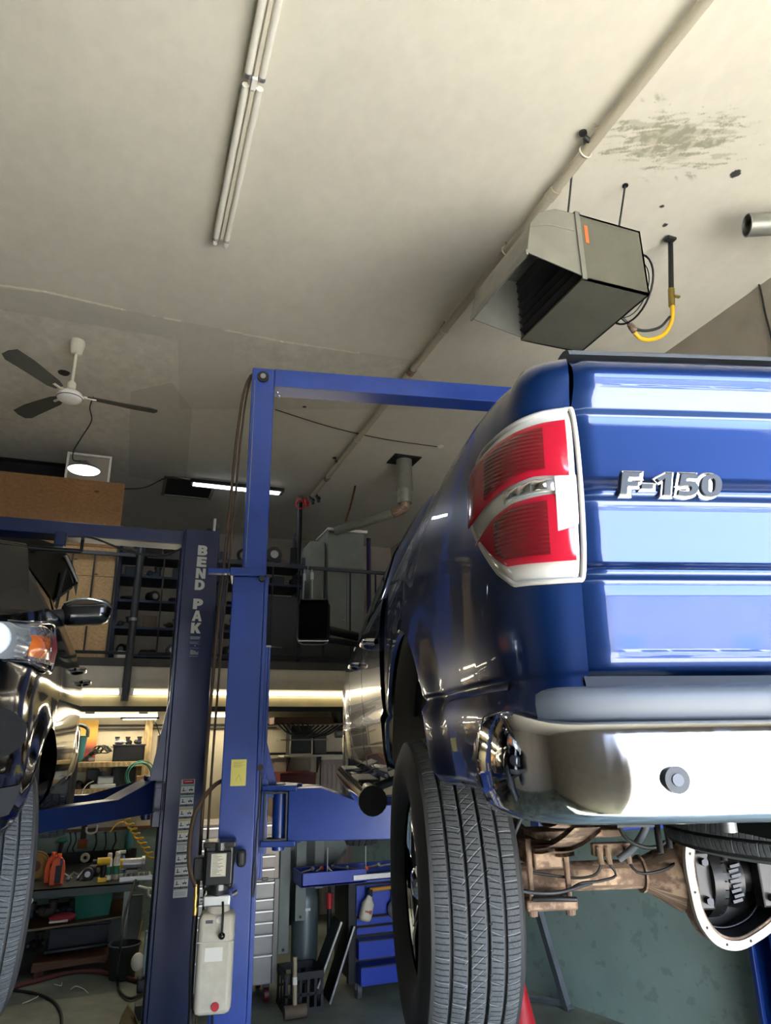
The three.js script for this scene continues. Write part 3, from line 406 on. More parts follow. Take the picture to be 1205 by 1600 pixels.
// ---------- lifts ----------
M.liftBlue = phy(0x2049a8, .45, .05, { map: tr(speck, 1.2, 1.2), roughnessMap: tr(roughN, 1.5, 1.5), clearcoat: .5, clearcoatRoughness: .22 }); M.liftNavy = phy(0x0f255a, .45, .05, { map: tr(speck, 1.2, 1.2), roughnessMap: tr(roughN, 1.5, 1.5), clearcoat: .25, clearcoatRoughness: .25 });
M.tank = phy(0xdcd6c2, .55, 0, { map: tr(speck, 3, 3) });
const armShape = (L, h0, h1, t0, t1) => [[0, 0], [L, 0], [L, h1], [t1, h1], [t0, h0], [0, h0]];
{
  const lift = thing('two_post_lift', 'bright blue two-post car lift with overhead crossbar holding the pickup', 'car lift', [.70, 0, -4.22], -rad(10.2)), B = M.liftBlue;
  const SP = 3.22;
  for (const k of [0, 1]) {
    const f = k ? g => mirrorX(g).translate(SP - .05, 0, 0) : id;
    // C-shaped column: web towards the camera side, flanges, open to the truck
    const col = part(lift, 'column', f(merge([span(-.122, .066, 0, 2.94, .115, .13, .006), span(-.122, -.107, 0, 2.94, -.13, .125, .005), span(-.122, .066, 0, 2.94, -.13, -.115, .006), span(.066, .09, 0, 2.94, .085, .125, .004), span(.066, .09, 0, 2.94, -.125, -.085, .004)])), B);
    part(col, 'base_plate', f(span(-.24, .2, 0, .02, -.24, .24, .005)), B);
    part(lift, 'column_extension', f(merge([span(-.072, .075, 2.99, 4.36, .06, .128, .008), span(-.05, .055, 2.99, 4.34, -.02, .06, .004)])), B);
    part(lift, 'top_plate', f(merge([span(-.14, .075, 2.94, 2.99, -.12, .15, .006), span(-.27, -.14, 2.955, 2.985, .08, .14, .004)])), B);
    part(lift, 'plate_bolt', f(rod([.05, 2.925, .12], [.05, 2.925, .165], .018, 10)), M.black);
    const car = part(lift, 'carriage', f(merge([span(.07, .105, 1.30, 2.53, .03, .10, .004), span(.105, .118, 1.30, 2.52, .085, .1, .002), span(.07, .135, 1.42, 1.80, -.10, .10, .006)])), B);
    part(car, 'carriage_cap', f(span(.07, .12, 2.525, 2.535, .03, .105)), M.steel);
    const gus = f(ext([[.11, 1.70], [.20, 1.70], [.11, 2.02]], .02, .002).translate(0, 0, .03)); part(car, 'gusset', gus, B);
    part(car, 'release_knob', f(rod([.085, 1.86, .10], [.085, 1.86, .135], .018, 12)), M.black); part(car, 'release_rod', f(rod([.088, 1.60, .118], [.088, 1.84, .118], .010, 8)), M.darkSteel);
    for (const s of [1, -1]) {                                  // swing arms front and rear
      const arm = new THREE.Group(); arm.name = 'swing_arm'; const ax = k ? SP - .05 - .20 : .20; arm.position.set(ax, 0, s * .05); arm.rotation.y = k ? PI + (s > 0 ? .12 : -.5) : (s > 0 ? -.12 : .5); lift.add(arm);
      const beam = ext(armShape(1.12, .26, .165, .17, .44), .15, .004).translate(.06, 1.485, -.075); part(arm, 'arm_beam', beam, B);
      part(arm, 'arm_slider', span(.95, 1.35, 1.50, 1.62, -.05, .05, .006), B); part(arm, 'lift_pad', cyl(.065, .06, 1.28, 1.65, 0, 20), M.rubber); part(arm, 'pad_post', cyl(.03, .2, 1.28, 1.72, 0, 14), M.darkSteel);
      part(arm, 'pivot_pin', cyl(.034, .34, .0, 1.60, 0, 18), B); part(arm, 'pivot_clevis', span(-.09, .10, 1.735, 1.765, -.09, .09, .006), B); part(arm, 'pivot_clevis', span(-.09, .10, 1.455, 1.485, -.09, .09, .006), B);
    }
    const gl = k ? 0 : part(car, 'gear_guard', merge([span(.112, .124, 1.49, 1.735, .159, .171, .004), span(.228, .240, 1.49, 1.735, .159, .171, .004), span(.112, .240, 1.723, 1.735, .159, .171, .004), span(.112, .240, 1.49, 1.502, .159, .171, .004)]), M.darkSteel);
  }
  const cb = part(lift, 'crossbar', merge([span(.076, SP - .12, 4.235, 4.345, .118, .128, .003), span(.076, SP - .12, 4.235, 4.247, -.03, .12, .003), span(.076, SP - .12, 4.335, 4.36, -.03, .128, .003)]), B);
  part(cb, 'sheave', rod([.0, 4.29, .128], [.0, 4.29, .145], .038, 24), M.black, 'black cable pulley at the corner'); part(cb, 'sheave_bolt', rod([.0, 4.29, .14], [.0, 4.29, .152], .018, 12), M.steel);
  for (const [x, y] of [[.10, 4.20], [.11, 4.175]]) part(cb, 'corner_bolt', sph(.012, x, y, .10), M.chrome);
  for (const x of [.22, 1.45, 1.9]) part(cb, 'crossbar_bolt', cyl(.012, .03, x, 4.37, .05, 8), B);
  for (const [dx, r, px] of [[-.18, .010, -.215], [-.15, .007, -.18]]) part(lift, 'hydraulic_hose', tube([[.2, 4.375, .03], [.02, 4.385, .05], [-.06, 4.36, .06], [dx * .62, 4.25, .06], [dx * .82, 3.9, .06], [dx * .95, 3.3, .05], [px * .93, 2.6, .04], [px, 1.9, .05], [px, 1.2, .05], [px, .1, .05]], r, 90, 7), M.brownHose);
  part(lift, 'equalizer_cable', tube([[-.052, 4.26, .133], [-.05, 3.6, .133], [-.052, 3.0, .133]], .0025, 10, 5), M.steel);
  part(lift, 'latch_chain', tube([[.082, 1.60, .13], [.08, 1.40, .132], [.085, 1.30, .135], [.075, 1.22, .135], [.068, 1.30, .135], [.078, 1.40, .135]], .005, 40, 6), M.darkSteel);
  // sticker
  const st = canvasTex(128, 210, (c, w, h) => { c.fillStyle = '#e6dc78'; c.fillRect(0, 0, w, h); c.fillStyle = '#9a9135'; for (let i = 0; i < 6; i++) c.fillRect(16, 18 + i * 8, 96 - (i % 3) * 14, 2); c.fillStyle = '#5c571f'; c.font = 'bold 15px sans-serif'; c.fillText('▪▪▪▪ ▪▪▪', 26, 92); c.strokeStyle = '#b0a43c'; c.lineWidth = 3; c.beginPath(); c.moveTo(40, 170); c.lineTo(70, 120); c.lineTo(90, 175); c.stroke(); });
  part(lift, 'yellow_notice', box(.083, .137, .002, -.032, 1.836, .1315), std(0xffffff, .7, 0, { map: null, color: 0xe6dc78 }), 'yellow paper notice stuck on the column');
  const face = part(lift, 'notice_print', plate(.08, .134).translate(-.032, 1.836, .1330), std(0xffffff, .7, 0, { map: st }));
  // power unit
  const motor = part(lift, 'pump_motor', merge([box(.155, .20, .12, -.105, 1.40, .22, .02), cyl(.078, .22, -.105, 1.395, .205, 24), box(.165, .03, .14, -.105, 1.495, .21, .008)]), phy(0x131416, .35, .1, { clearcoat: .5 }), 'black electric pump motor');
  part(motor, 'motor_cover', box(.125, .155, .02, -.105, 1.39, .285, .006), M.black);
  const np = canvasTex(128, 180, (c, w, h) => { c.fillStyle = '#d8d3bf'; c.fillRect(0, 0, w, h); c.fillStyle = '#3b3a34'; for (let i = 0; i < 15; i++) c.fillRect(10, 10 + i * 11, 40 + ((i * 37) % 60), 3); c.strokeStyle = '#555'; c.strokeRect(4, 4, w - 8, h - 8); });
  part(motor, 'nameplate', plate(.075, .105).translate(-.105, 1.405, .2962), std(0xffffff, .5, 0, { map: np }), 'cream nameplate with fine print');
  part(motor, 'capacitor_box', box(.05, .085, .07, .006, 1.42, .20, .02), M.darkPlastic); part(motor, 'junction_box', box(.06, .11, .08, -.205, 1.38, .19, .01), M.black);
  for (const [x, y] of [[-.165, 1.48], [-.045, 1.48], [-.165, 1.31], [-.045, 1.31]]) part(motor, 'motor_screw', sph(.005, x, y, .29), M.steel);
  part(motor, 'motor_neck', cyl(.055, .06, -.105, 1.285, .2, 20), M.black);
  const valve = part(lift, 'valve_block', box(.135, .05, .09, -.105, 1.235, .21, .008), std(0xdde0e0, .3, .6), 'silver valve block'); part(valve, 'valve_port', rod([-.19, 1.24, .22], [-.16, 1.24, .22], .012, 10), M.steel); part(valve, 'valve_port', rod([-.03, 1.25, .2], [-.005, 1.262, .2], .012, 10), M.steel);
  const tank = part(lift, 'oil_tank', merge([box(.178, .44, .15, -.100, .962, .2, .03), cyl(.06, .04, -.10, 1.19, .2, 20)]), M.tank, 'stained off-white plastic oil tank');
  part(tank, 'tank_seam', box(.18, .006, .153, -.100, 1.058, .2, .003), M.tank); part(tank, 'tank_label', box(.085, .06, .002, -.105, 1.005, .276), M.paper, 'white paper label'); part(tank, 'tank_cap', rod([-.085, .785, .272], [-.085, .785, .285], .019, 20), M.red, 'red drain cap'); part(tank, 'gauge', rod([-.085, 1.155, .272], [-.085, 1.155, .28], .016, 20), M.paper); part(tank, 'tank_badge', box(.035, .014, .004, -.135, 1.148, .277), M.greyPlastic);
  const lev = part(valve, 'release_lever', tube([[-.075, 1.23, .26], [-.07, 1.19, .30], [-.07, 1.12, .305], [-.07, 1.095, .305]], .006, 14, 6), M.black); part(valve, 'lever_ball', sph(.017, -.07, 1.09, .306), M.blackGloss, 'black ball knob');
  part(lift, 'supply_hose', tube([[-.10, 1.80, .02], [-.16, 1.77, .08], [-.24, 1.66, .16], [-.262, 1.52, .2], [-.25, 1.38, .22], [-.215, 1.30, .22]], .012, 40, 8), M.brownHose, 'brown hydraulic hose looping from the column');
  const br = part(lift, 'brass_fitting', merge([rod([-.215, 1.31, .22], [-.212, 1.17, .22], .011, 8), cyl(.015, .03, -.213, 1.25, .22, 6), cyl(.015, .03, -.212, 1.19, .22, 6)]), std(0xb59a58, .35, .9), 'brass hose fitting'); part(lift, 'return_hose', tube([[-.212, 1.17, .22], [-.215, 1.0, .2], [-.205, .7, .16], [-.19, .3, .12], [-.19, .03, .1]], .011, 30, 7), M.blackHose); part(lift, 'power_cord', tube([[-.10, .74, .18], [-.09, .6, .15], [-.05, .5, .14], [-.04, .2, .14], [-.03, .03, .14]], .006, 20, 6), M.blackHose);
}
{
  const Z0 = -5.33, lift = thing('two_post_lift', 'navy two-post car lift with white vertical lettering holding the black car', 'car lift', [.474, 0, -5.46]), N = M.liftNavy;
  const SP = -3.3;
  for (const k of [0, 1]) {
    const f = k ? g => mirrorX(g).translate(SP, 0, 0) : id;
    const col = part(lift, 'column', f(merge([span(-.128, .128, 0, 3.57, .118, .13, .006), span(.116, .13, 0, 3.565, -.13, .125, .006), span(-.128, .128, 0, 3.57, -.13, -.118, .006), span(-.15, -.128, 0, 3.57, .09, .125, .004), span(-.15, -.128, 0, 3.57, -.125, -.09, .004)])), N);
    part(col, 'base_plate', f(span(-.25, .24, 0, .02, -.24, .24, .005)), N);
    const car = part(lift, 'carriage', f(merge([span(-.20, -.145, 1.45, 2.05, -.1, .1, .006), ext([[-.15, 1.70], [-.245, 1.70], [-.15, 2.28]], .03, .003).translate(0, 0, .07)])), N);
    for (const s of [1, -1]) {
      const arm = new THREE.Group(); arm.name = 'swing_arm'; arm.position.set(k ? SP + .24 : -.24, 0, s * .07); arm.rotation.y = k ? (s > 0 ? -.8 : .3) : PI + (s > 0 ? .95 : -.25); lift.add(arm);
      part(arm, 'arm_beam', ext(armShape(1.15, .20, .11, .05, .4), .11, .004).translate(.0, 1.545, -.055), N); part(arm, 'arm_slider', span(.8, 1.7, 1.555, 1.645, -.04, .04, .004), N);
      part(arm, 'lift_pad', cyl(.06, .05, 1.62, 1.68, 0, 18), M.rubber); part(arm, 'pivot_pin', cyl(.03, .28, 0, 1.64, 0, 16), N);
    }
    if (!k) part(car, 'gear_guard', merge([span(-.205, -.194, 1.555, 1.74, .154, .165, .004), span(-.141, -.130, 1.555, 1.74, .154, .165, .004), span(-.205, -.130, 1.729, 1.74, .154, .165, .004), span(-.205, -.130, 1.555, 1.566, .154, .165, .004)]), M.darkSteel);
  }
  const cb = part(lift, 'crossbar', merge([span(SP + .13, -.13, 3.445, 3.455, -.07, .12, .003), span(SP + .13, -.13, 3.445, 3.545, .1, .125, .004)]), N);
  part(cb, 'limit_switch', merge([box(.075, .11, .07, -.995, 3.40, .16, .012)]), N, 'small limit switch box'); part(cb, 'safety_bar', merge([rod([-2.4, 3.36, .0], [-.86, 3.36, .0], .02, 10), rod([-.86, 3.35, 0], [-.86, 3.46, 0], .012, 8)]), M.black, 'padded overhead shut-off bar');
  part(cb, 'switch_cable', tube([[-.95, 3.43, .14], [-.8, 3.44, .12], [-.55, 3.37, .1], [-.3, 3.34, .1], [-.14, 3.42, .1]], .008, 30, 6), M.blackHose);
  part(lift, 'top_pulley', rod([.11, 3.60, .02], [.13, 3.60, .02], .055, 24), M.darkSteel); part(lift, 'pulley_bracket', span(.085, .105, 3.56, 3.70, .0, .04, .003), M.steel);
  // stacked white letters
  const ch = 'BEND PAK'.split(''), step = .0905; let y = 3.368;
  const tx = new THREE.Group(); 
  ch.forEach((c, i) => { if (c !== ' ') { const t = new TextGeometry(c, { font, size: .073, depth: .0015, curveSegments: 5, bevelEnabled: true, bevelThickness: .0003, bevelSize: .0035, bevelSegments: 1 }); t.computeBoundingBox(); const b = t.boundingBox, w = b.max.x - b.min.x, sx = .072 / w; t.translate(-(b.min.x + b.max.x) / 2, 0, 0).scale(sx, 1, 1); part(lift, 'letter', t.translate(.006 - i * .0012, y, .131), std(0xd6d7d3, .6)); } y -= c === ' ' ? .055 : step; });
  const small = canvasTex(128, 256, (c, w, h) => { c.fillStyle = '#12295f'; c.fillRect(0, 0, w, h); c.fillStyle = '#a8aaa9'; for (let i = 0; i < 4; i++) c.fillRect(6, 10 + i * 10, 112 - i * 4, i < 3 ? 6 : 3); for (let i = 0; i < 3; i++) c.fillRect(6, 66 + i * 12, 104 - (i % 2) * 20, i === 1 ? 5 : 3); c.beginPath(); c.arc(64, 112, 7, 0, 7); c.fill(); c.fillRect(8, 136, 100, 3); c.fillStyle = '#8b8e90'; c.fillRect(16, 158, 30, 52); c.fillRect(40, 166, 64, 44); c.fillStyle = '#12295f'; c.beginPath(); c.moveTo(70, 166); c.lineTo(88, 186); c.lineTo(104, 166); c.fill(); c.fillStyle = '#a8aaa9'; c.fillRect(10, 226, 90, 4); });
  part(lift, 'small_print', plate(.085, .17).translate(.0, 2.665, .1315), std(0xffffff, .6, 0, { map: small }), 'lines of small white print under the letters');
  // safety pictogram strip
  const strip = canvasTex(160, 1024, (c, w, h) => {
    c.fillStyle = '#c9cdcc'; c.fillRect(0, 0, w, h); c.fillStyle = '#b02a35'; c.fillRect(20, 0, 130, 40); c.fillStyle = '#f0d8d8'; c.fillRect(34, 14, 100, 8);
    const rows = [[48, 'teal'], [150, 'teal'], [258, 'ye'], [360, 'ye'], [462, 'ye'], [565, 'txt'], [655, 'g'], [760, 'g'], [862, 'g']];
    for (const [y, k] of rows) {
      c.fillStyle = k === 'teal' ? '#5fa9a5' : k === 'ye' ? '#d2c466' : '#9aa0a0'; c.fillRect(0, y, w, 12); c.fillStyle = '#e7e8e5'; c.fillRect(4, y + 14, 72, 56); c.fillRect(82, y + 14, 74, 56); c.fillStyle = '#2a2d30'; c.fillRect(0, y + 74, w, 18);
      if (k === 'txt') { for (let i = 0; i < 6; i++) c.fillRect(10, y + 14 + i * 9, 130 - (i % 3) * 20, 3); continue; }
      c.beginPath(); c.arc(30, y + 30, 6, 0, 7); c.fill(); c.fillRect(25, y + 36, 10, 22); c.fillRect(14, y + 50, 46, 6); c.fillRect(96, y + 40, 48, 9); c.beginPath(); c.arc(106, y + 52, 6, 0, 7); c.arc(134, y + 52, 6, 0, 7); c.fill(); c.fillRect(118, y + 22, 5, 30); c.fillStyle = '#8c9292'; for (let i = 0; i < 2; i++) c.fillRect(8, y + 79 + i * 6, 60, 2), c.fillRect(88, y + 79 + i * 6, 60, 2);
    }
    c.fillStyle = '#dfe2e0'; c.fillRect(0, 968, w, 52); c.fillStyle = '#7d8484'; for (let i = 0; i < 4; i++) c.fillRect(12, 978 + i * 10, 130, 3);
  });
  part(lift, 'safety_label', box(.092, .735, .0015, .02, 1.385, .1305), M.paper); part(lift, 'label_print', plate(.09, .732).translate(.02, 1.385, .1318), std(0xffffff, .6, 0, { map: strip }), 'strip of white safety pictograms with a red header');
}

// ---------- black car on the navy lift ----------
function makeCar(name, label, paint, pos, turn, detail) {
  const car = thing(name, label, 'car', pos, turn), G = f => f;
  const path = new THREE.CatmullRomCurve3([[0, .95], [.40, .93], [.68, .87], [.84, .74], [.91, .52], [.93, .2], [.93, -.4], [.92, -1.5], [.91, -2.4], [.88, -3.0], [.78, -3.42], [.5, -3.56], [0, -3.6]].map(([x, z]) => V3(x, 0, z)), false, 'centripetal'), L = path.getLength();
  const top = table([[-3.6, 2.50], [-3.2, 2.56], [-1.0, 2.50], [-.35, 2.47], [.3, 2.39], [.62, 2.32], [.9, 2.25]]), off = table([[1.76, -.06], [1.80, -.02], [1.86, 0], [1.95, .008], [2.05, .0], [2.12, -.004], [2.2, .004], [2.3, .002], [2.40, -.012], [2.46, -.03], [2.56, -.06]]);
  const arch = (z, zc) => Math.abs(z - zc) < .42 ? 1.72 + .33 * Math.sqrt(1 - ((z - zc) / .42) ** 2) : 0;
  const P = (u, y, o = 0) => { const p = path.getPointAt(u), d = path.getTangentAt(u), k = off(y) + o; return [p.x - d.z * k, y, p.z + d.x * k]; };
  const half = patch((u, v) => { const p = path.getPointAt(u), yb = Math.max(1.77 + .05 * sstep(.4, .7, p.z), arch(p.z, 0), arch(p.z, -2.65)), y = lerp(yb, top(p.z), v); const fl = [0, -2.65].reduce((s, zc) => { const d = Math.hypot((p.z - zc) / .42, (y - 1.72) / .33) - 1; return s + (d > -.02 ? .02 * (1 - sstep(0, .25, d)) : 0); }, 0); return P(u, y, fl); }, 150, 22, true);
  part(car, 'body_side', half, paint); part(car, 'body_side', mirrorX(half), paint);
  part(car, 'hood', patch((u, v) => { const z = lerp(.84, -.42, v), x = lerp(-1, 1, u), hw = .66 + .22 * sstep(0, .35, v); return [x * hw, top(z) - .012 + .045 * (1 - x * x) * 1, z]; }, 16, 14), paint);
  const sec = (z, v) => { const k = sstep(-.42, -1.12, z) - .2 * sstep(-2.9, -3.5, z), tx = lerp(.85, .60, k), ty = lerp(2.47, 2.90, k), a = [[.86, 2.47], [lerp(.86, .78, k), lerp(2.475, 2.68, k)], [tx + .03, ty - .03 * k], [tx - .05, ty + .02 * k], [tx * .5, ty + .05 * k], [0, ty + .06 * k]], t = v * 5, i = Math.min(4, Math.floor(t)), f = t - i; return [lerp(a[i][0], a[i + 1][0], f), lerp(a[i][1], a[i + 1][1], f), z]; };
  const gh = patch((u, v) => sec(lerp(-.42, -3.5, u), v), 36, 20, true); part(car, 'roof', merge([gh, mirrorX(gh)]), paint);
  part(car, 'windshield', patch((u, v) => { const z = lerp(-.45, -1.08, v), q = sec(z, 1); return [lerp(-.80, .80, u) * lerp(1, .80, v), q[1] + .008 - .05 * (lerp(-1, 1, u)) ** 2 * .5, z]; }, 10, 10, true), M.glassDark);
  for (const [a, b] of [[-1.0, -1.75], [-1.85, -2.65], [-2.72, -3.2]]) for (const s of [1, -1]) { const g = patch((u, v) => { const q = sec(lerp(a, b, u), lerp(.04, .37, v)); return [q[0] + .006, q[1], q[2]]; }, 8, 6, true); part(car, 'side_window', s > 0 ? g : mirrorX(g), M.glassDark); }
  for (const f of [id, mirrorX]) {
    // headlight wrapping the front corner
    const hp = (a, b, y0, y1, o, nu = 16, nv = 8) => patch((u, v) => { const t = lerp(a, b, u); return P(t, lerp(y0(t), y1(t), v), o + .01 * Math.sin(PI * clamp(u, .02, .98)) * Math.sin(PI * v)); }, nu, nv, true);
    const c0 = .085, c1 = .255, lo = t => lerp(2.165, 2.235, (t - c0) / (c1 - c0)), hi = t => lerp(2.25, 2.335, sstep(c0, c1, t));
    const hl = part(car, 'headlight', f(hp(c0, c1, lo, hi, .004)), phy(0xaeb4b8, .1, .6, { clearcoat: 1 }), 'clear headlight with an amber turn lamp');
    part(hl, 'turn_lamp', f(hp(.183, .232, t => lo(t) + .012, t => hi(t) - .03, .012, 8, 6)), phy(0xd9702a, .2, 0, { clearcoat: 1 }), 'amber turn lamp');
    part(hl, 'projector', f(sph(.042, 0, 0, 0, 1, 1, .6).translate(...P(.155, 2.24, .0))), phy(0xe2ecf2, .08, .3, { clearcoat: 1 })); part(hl, 'marker', f(hp(.236, .252, t => lo(t) + .006, t => hi(t) - .012, .012, 4, 5)), M.darkRed);
    part(hl, 'bezel', f(tube([[c0, lo], [.17, lo], [c1, lo], [c1, hi], [.17, hi], [c0, hi]].map(([t, q]) => P(t, q(t), .006)), .006, 60, 5, true)), M.chrome);
    const fog = part(car, 'fog_pocket', f(patch((u, v) => P(lerp(.09, .195, u), lerp(1.95 + .06 * u ** 4, 2.10 - .05 * u ** 4, v), .006 + .010 * (Math.max(Math.abs(u - .5), Math.abs(v - .5)) > .42 ? 1 : 0)), 14, 10, true)), std(0x0e1012, .75), 'textured black fog lamp surround'); part(fog, 'fog_lamp', f(sph(.045, 0, 0, 0, 1, 1, .5).translate(...P(.125, 2.03, .02))), phy(0xcfd9df, .1, .3, { clearcoat: 1 }));
    part(car, 'lower_valance', f(patch((u, v) => P(lerp(0, .235, u), lerp(1.83, 1.90, v), .006), 24, 6, true)), std(0x26292b, .7));
    const mi = part(car, 'door_mirror', f(new RoundedBoxGeometry(.215, .118, .13, 4, .05).applyMatrix4(new THREE.Matrix4().makeShear(.08, 0, 0, 0, 0, 0)).translate(.965, 2.575, -.86)), M.blackGloss, 'black door mirror'); part(mi, 'mirror_foot', f(rod([.80, 2.53, -.80], [.90, 2.56, -.86], .035, 10)), M.black); part(mi, 'mirror_trim', f(tube([[.87, 2.60, -.795], [.95, 2.625, -.78], [1.04, 2.615, -.80], [1.07, 2.60, -.83]], .006, 16, 6)), M.chrome);
    for (const z of [-1.55, -2.4]) part(car, 'door_handle', f(tube([[.91, 2.37, z + .1], [.945, 2.375, z + .07], [.945, 2.375, z - .07], [.91, 2.37, z - .1]], .012, 12, 6)), M.chrome);
    const wheelAt = [[0, 1.60, 0], [0, detail ? 1.79 : 1.60, -2.65]];
    for (const [i, w] of wheelAt.entries()) {
      const wg = new THREE.Group(); wg.name = 'wheel'; wg.position.set(f === id ? .80 : -.80, w[1], w[2]); wg.rotation.y = i === 0 && detail ? .22 : 0; car.add(wg);
      const t = tireParts(wg, 'tire', .355, .235, .22, id, [0, 0, 0], M.tread, true); part(wg, 'rim', lathe([[.02, .03], [.08, .05], [.19, .03], [.215, .085], [.225, .09], [.222, -.08]], 32).rotateZ(PI / 2).rotateY(f === id ? PI : 0), M.darkSteel);
    }
    const arc = patch((u, v) => { const a = PI * u; return [lerp(.90, .55, v), 1.72 + .35 * Math.sin(a), .43 * Math.cos(a)]; }, 20, 2); part(car, 'wheel_liner', f(arc), M.black); const ar2 = arc.clone().translate(0, 0, -2.65); part(car, 'wheel_liner', f(ar2), M.black);
  }
  part(car, 'grille', box(.62, .12, .03, 0, 2.19, .89, .02), M.black); part(car, 'underbody', merge([span(-.8, .8, 1.76, 1.80, -3.4, .5), span(-.5, .5, 1.68, 1.78, -2.2, .2)]), M.iron);
  if (detail) {                                                    // raised liftgate
    const hg = patch((u, v) => { const x = lerp(-1, 1, u), a = Math.abs(x), z = lerp(-3.15, -3.65, v), y = lerp(3.0, 3.67, v) + .03 * Math.sin(v * PI); return [x * lerp(.48, .72, v), y - (.12 * a * a + .27 * Math.pow(a, 9)) * lerp(.3, 1, v), z]; }, 40, 14, true);
    const gate = part(car, 'liftgate', hg, paint, 'raised black rear liftgate'); part(gate, 'gate_inner', patch((u, v) => { const x = lerp(-1, 1, u), a = Math.abs(x), z = lerp(-3.12, -3.6, v), y = lerp(2.98, 3.60, v); return [x * lerp(.46, .69, v), y - (.12 * a * a + .25 * Math.pow(a, 9)) * lerp(.3, 1, v), z]; }, 30, 10), M.darkPlastic);
    for (const s of [-1, 1]) { part(gate, 'gate_edge', rod([s * .60, 3.50, -3.60], [s * .715, 3.29, -3.62], .016, 8), M.steel); part(gate, 'gas_strut', rod([s * .60, 2.75, -3.2], [s * .62, 3.36, -3.5], .012, 8), M.darkSteel); }
    part(gate, 'gate_lip', patch((u, v) => { const x = lerp(-1, 1, u), a = Math.abs(x); return [x * .72, lerp(3.67, 3.55, v) - .12 * a * a - .27 * Math.pow(a, 9), -3.65 + .05 * v]; }, 40, 2, true), M.greyPlastic);
  }
  return car;
}
const blackCar = makeCar('black_car', 'black car with amber turn lamps and raised liftgate on the navy lift', phy(0x050607, .07, 0), [-1.155, 0, -2.6], 0, true);
// parked cars outside in the yard, mirrored by the tailgate and bumper
makeCar('red_car', 'red car parked in the sunny yard outside the bay door', phy(0x9c1420, .3, .2, { clearcoat: 1 }), [-2.6, -1.245, 9.5], PI / 2 + .3, false); makeCar('white_car', 'white car parked in the sunny yard outside the bay door', phy(0xe4e4df, .4, 0, { clearcoat: 1 }), [5.5, -1.245, 11.5], PI / 2 - .2, false);
{
  const b = thing('roadside_building', 'pale low building across the sunny yard outside', 'building', [0, 0, 26]), wm = worn(0xd9d2c2, .9, 0, .3);
  part(b, 'building_wall', span(-22, 22, 0, 5.5, 0, 6), wm); part(b, 'roof_edge', span(-22.3, 22.3, 5.5, 5.9, -.4, 6.4), worn(0x7c7468, .9));
  for (let i = 0; i < 9; i++) part(b, 'building_window', span(-19 + i * 4.6, -18 + i * 4.6, 1.6, 3.2, -.05, .02), std(0x9fb2bf, .2));
}

// ---------- things on the ceiling ----------
M.pipe = worn(0xcdc5ac, .6, .1); M.glowCool = std(0xffffff, .5, 0, { emissive: 0xf4fbff, emissiveIntensity: 1.2 }); M.glowWarm = std(0xffffff, .5, 0, { emissive: 0xfff2d2, emissiveIntensity: .8 });
M.heater = worn(0x77786a, .45, .35); M.galv = worn(0xa6a79c, .5, .6);
const area = (w, h, color, I, x, y, z, tx, ty, tz) => { const l = new THREE.RectAreaLight(color, I, w, h); l.position.set(x, y, z); l.lookAt(tx, ty, tz); scene.add(l); return l; };
{ // unlit twin-tube strip fixture
  const t = thing('strip_light', 'unlit white twin-tube strip light on the ceiling', 'ceiling light'), x0 = .272, x1 = .38, zc = (-3.93 - .9) / 2, L = 3.03;
  part(t, 'housing', span(x0 + .028, x1 - .028, H - .055, H, -3.90, -.9, .006), M.cream); part(t, 'reflector_spine', span(x0 + .044, x1 - .044, H - .075, H - .05, -3.88, -.9, .004), M.cream);
  for (const x of [x0 + .019, x1 - .019]) for (const [a, b] of [[-3.90, -2.68], [-2.65, -.92]]) { const tb = part(t, 'lamp_tube', rod([x, H - .06, a + .02], [x, H - .06, b - .02], .019, 16), phy(0xece8da, .25)); part(tb, 'tube_cap', rod([x, H - .06, a], [x, H - .06, a + .025], .0195, 16), M.alu); }
  for (const x of [x0 + .019, x1 - .019]) part(t, 'end_socket', merge([span(x - .014, x + .014, H - .085, H - .02, -3.925, -3.90, .004), sph(.012, x, H - .075, -3.93)]), M.white);
  part(t, 'mid_socket', span(x0 + .04, x1 - .04, H - .088, H - .05, -2.70, -2.63, .004), M.white);
}
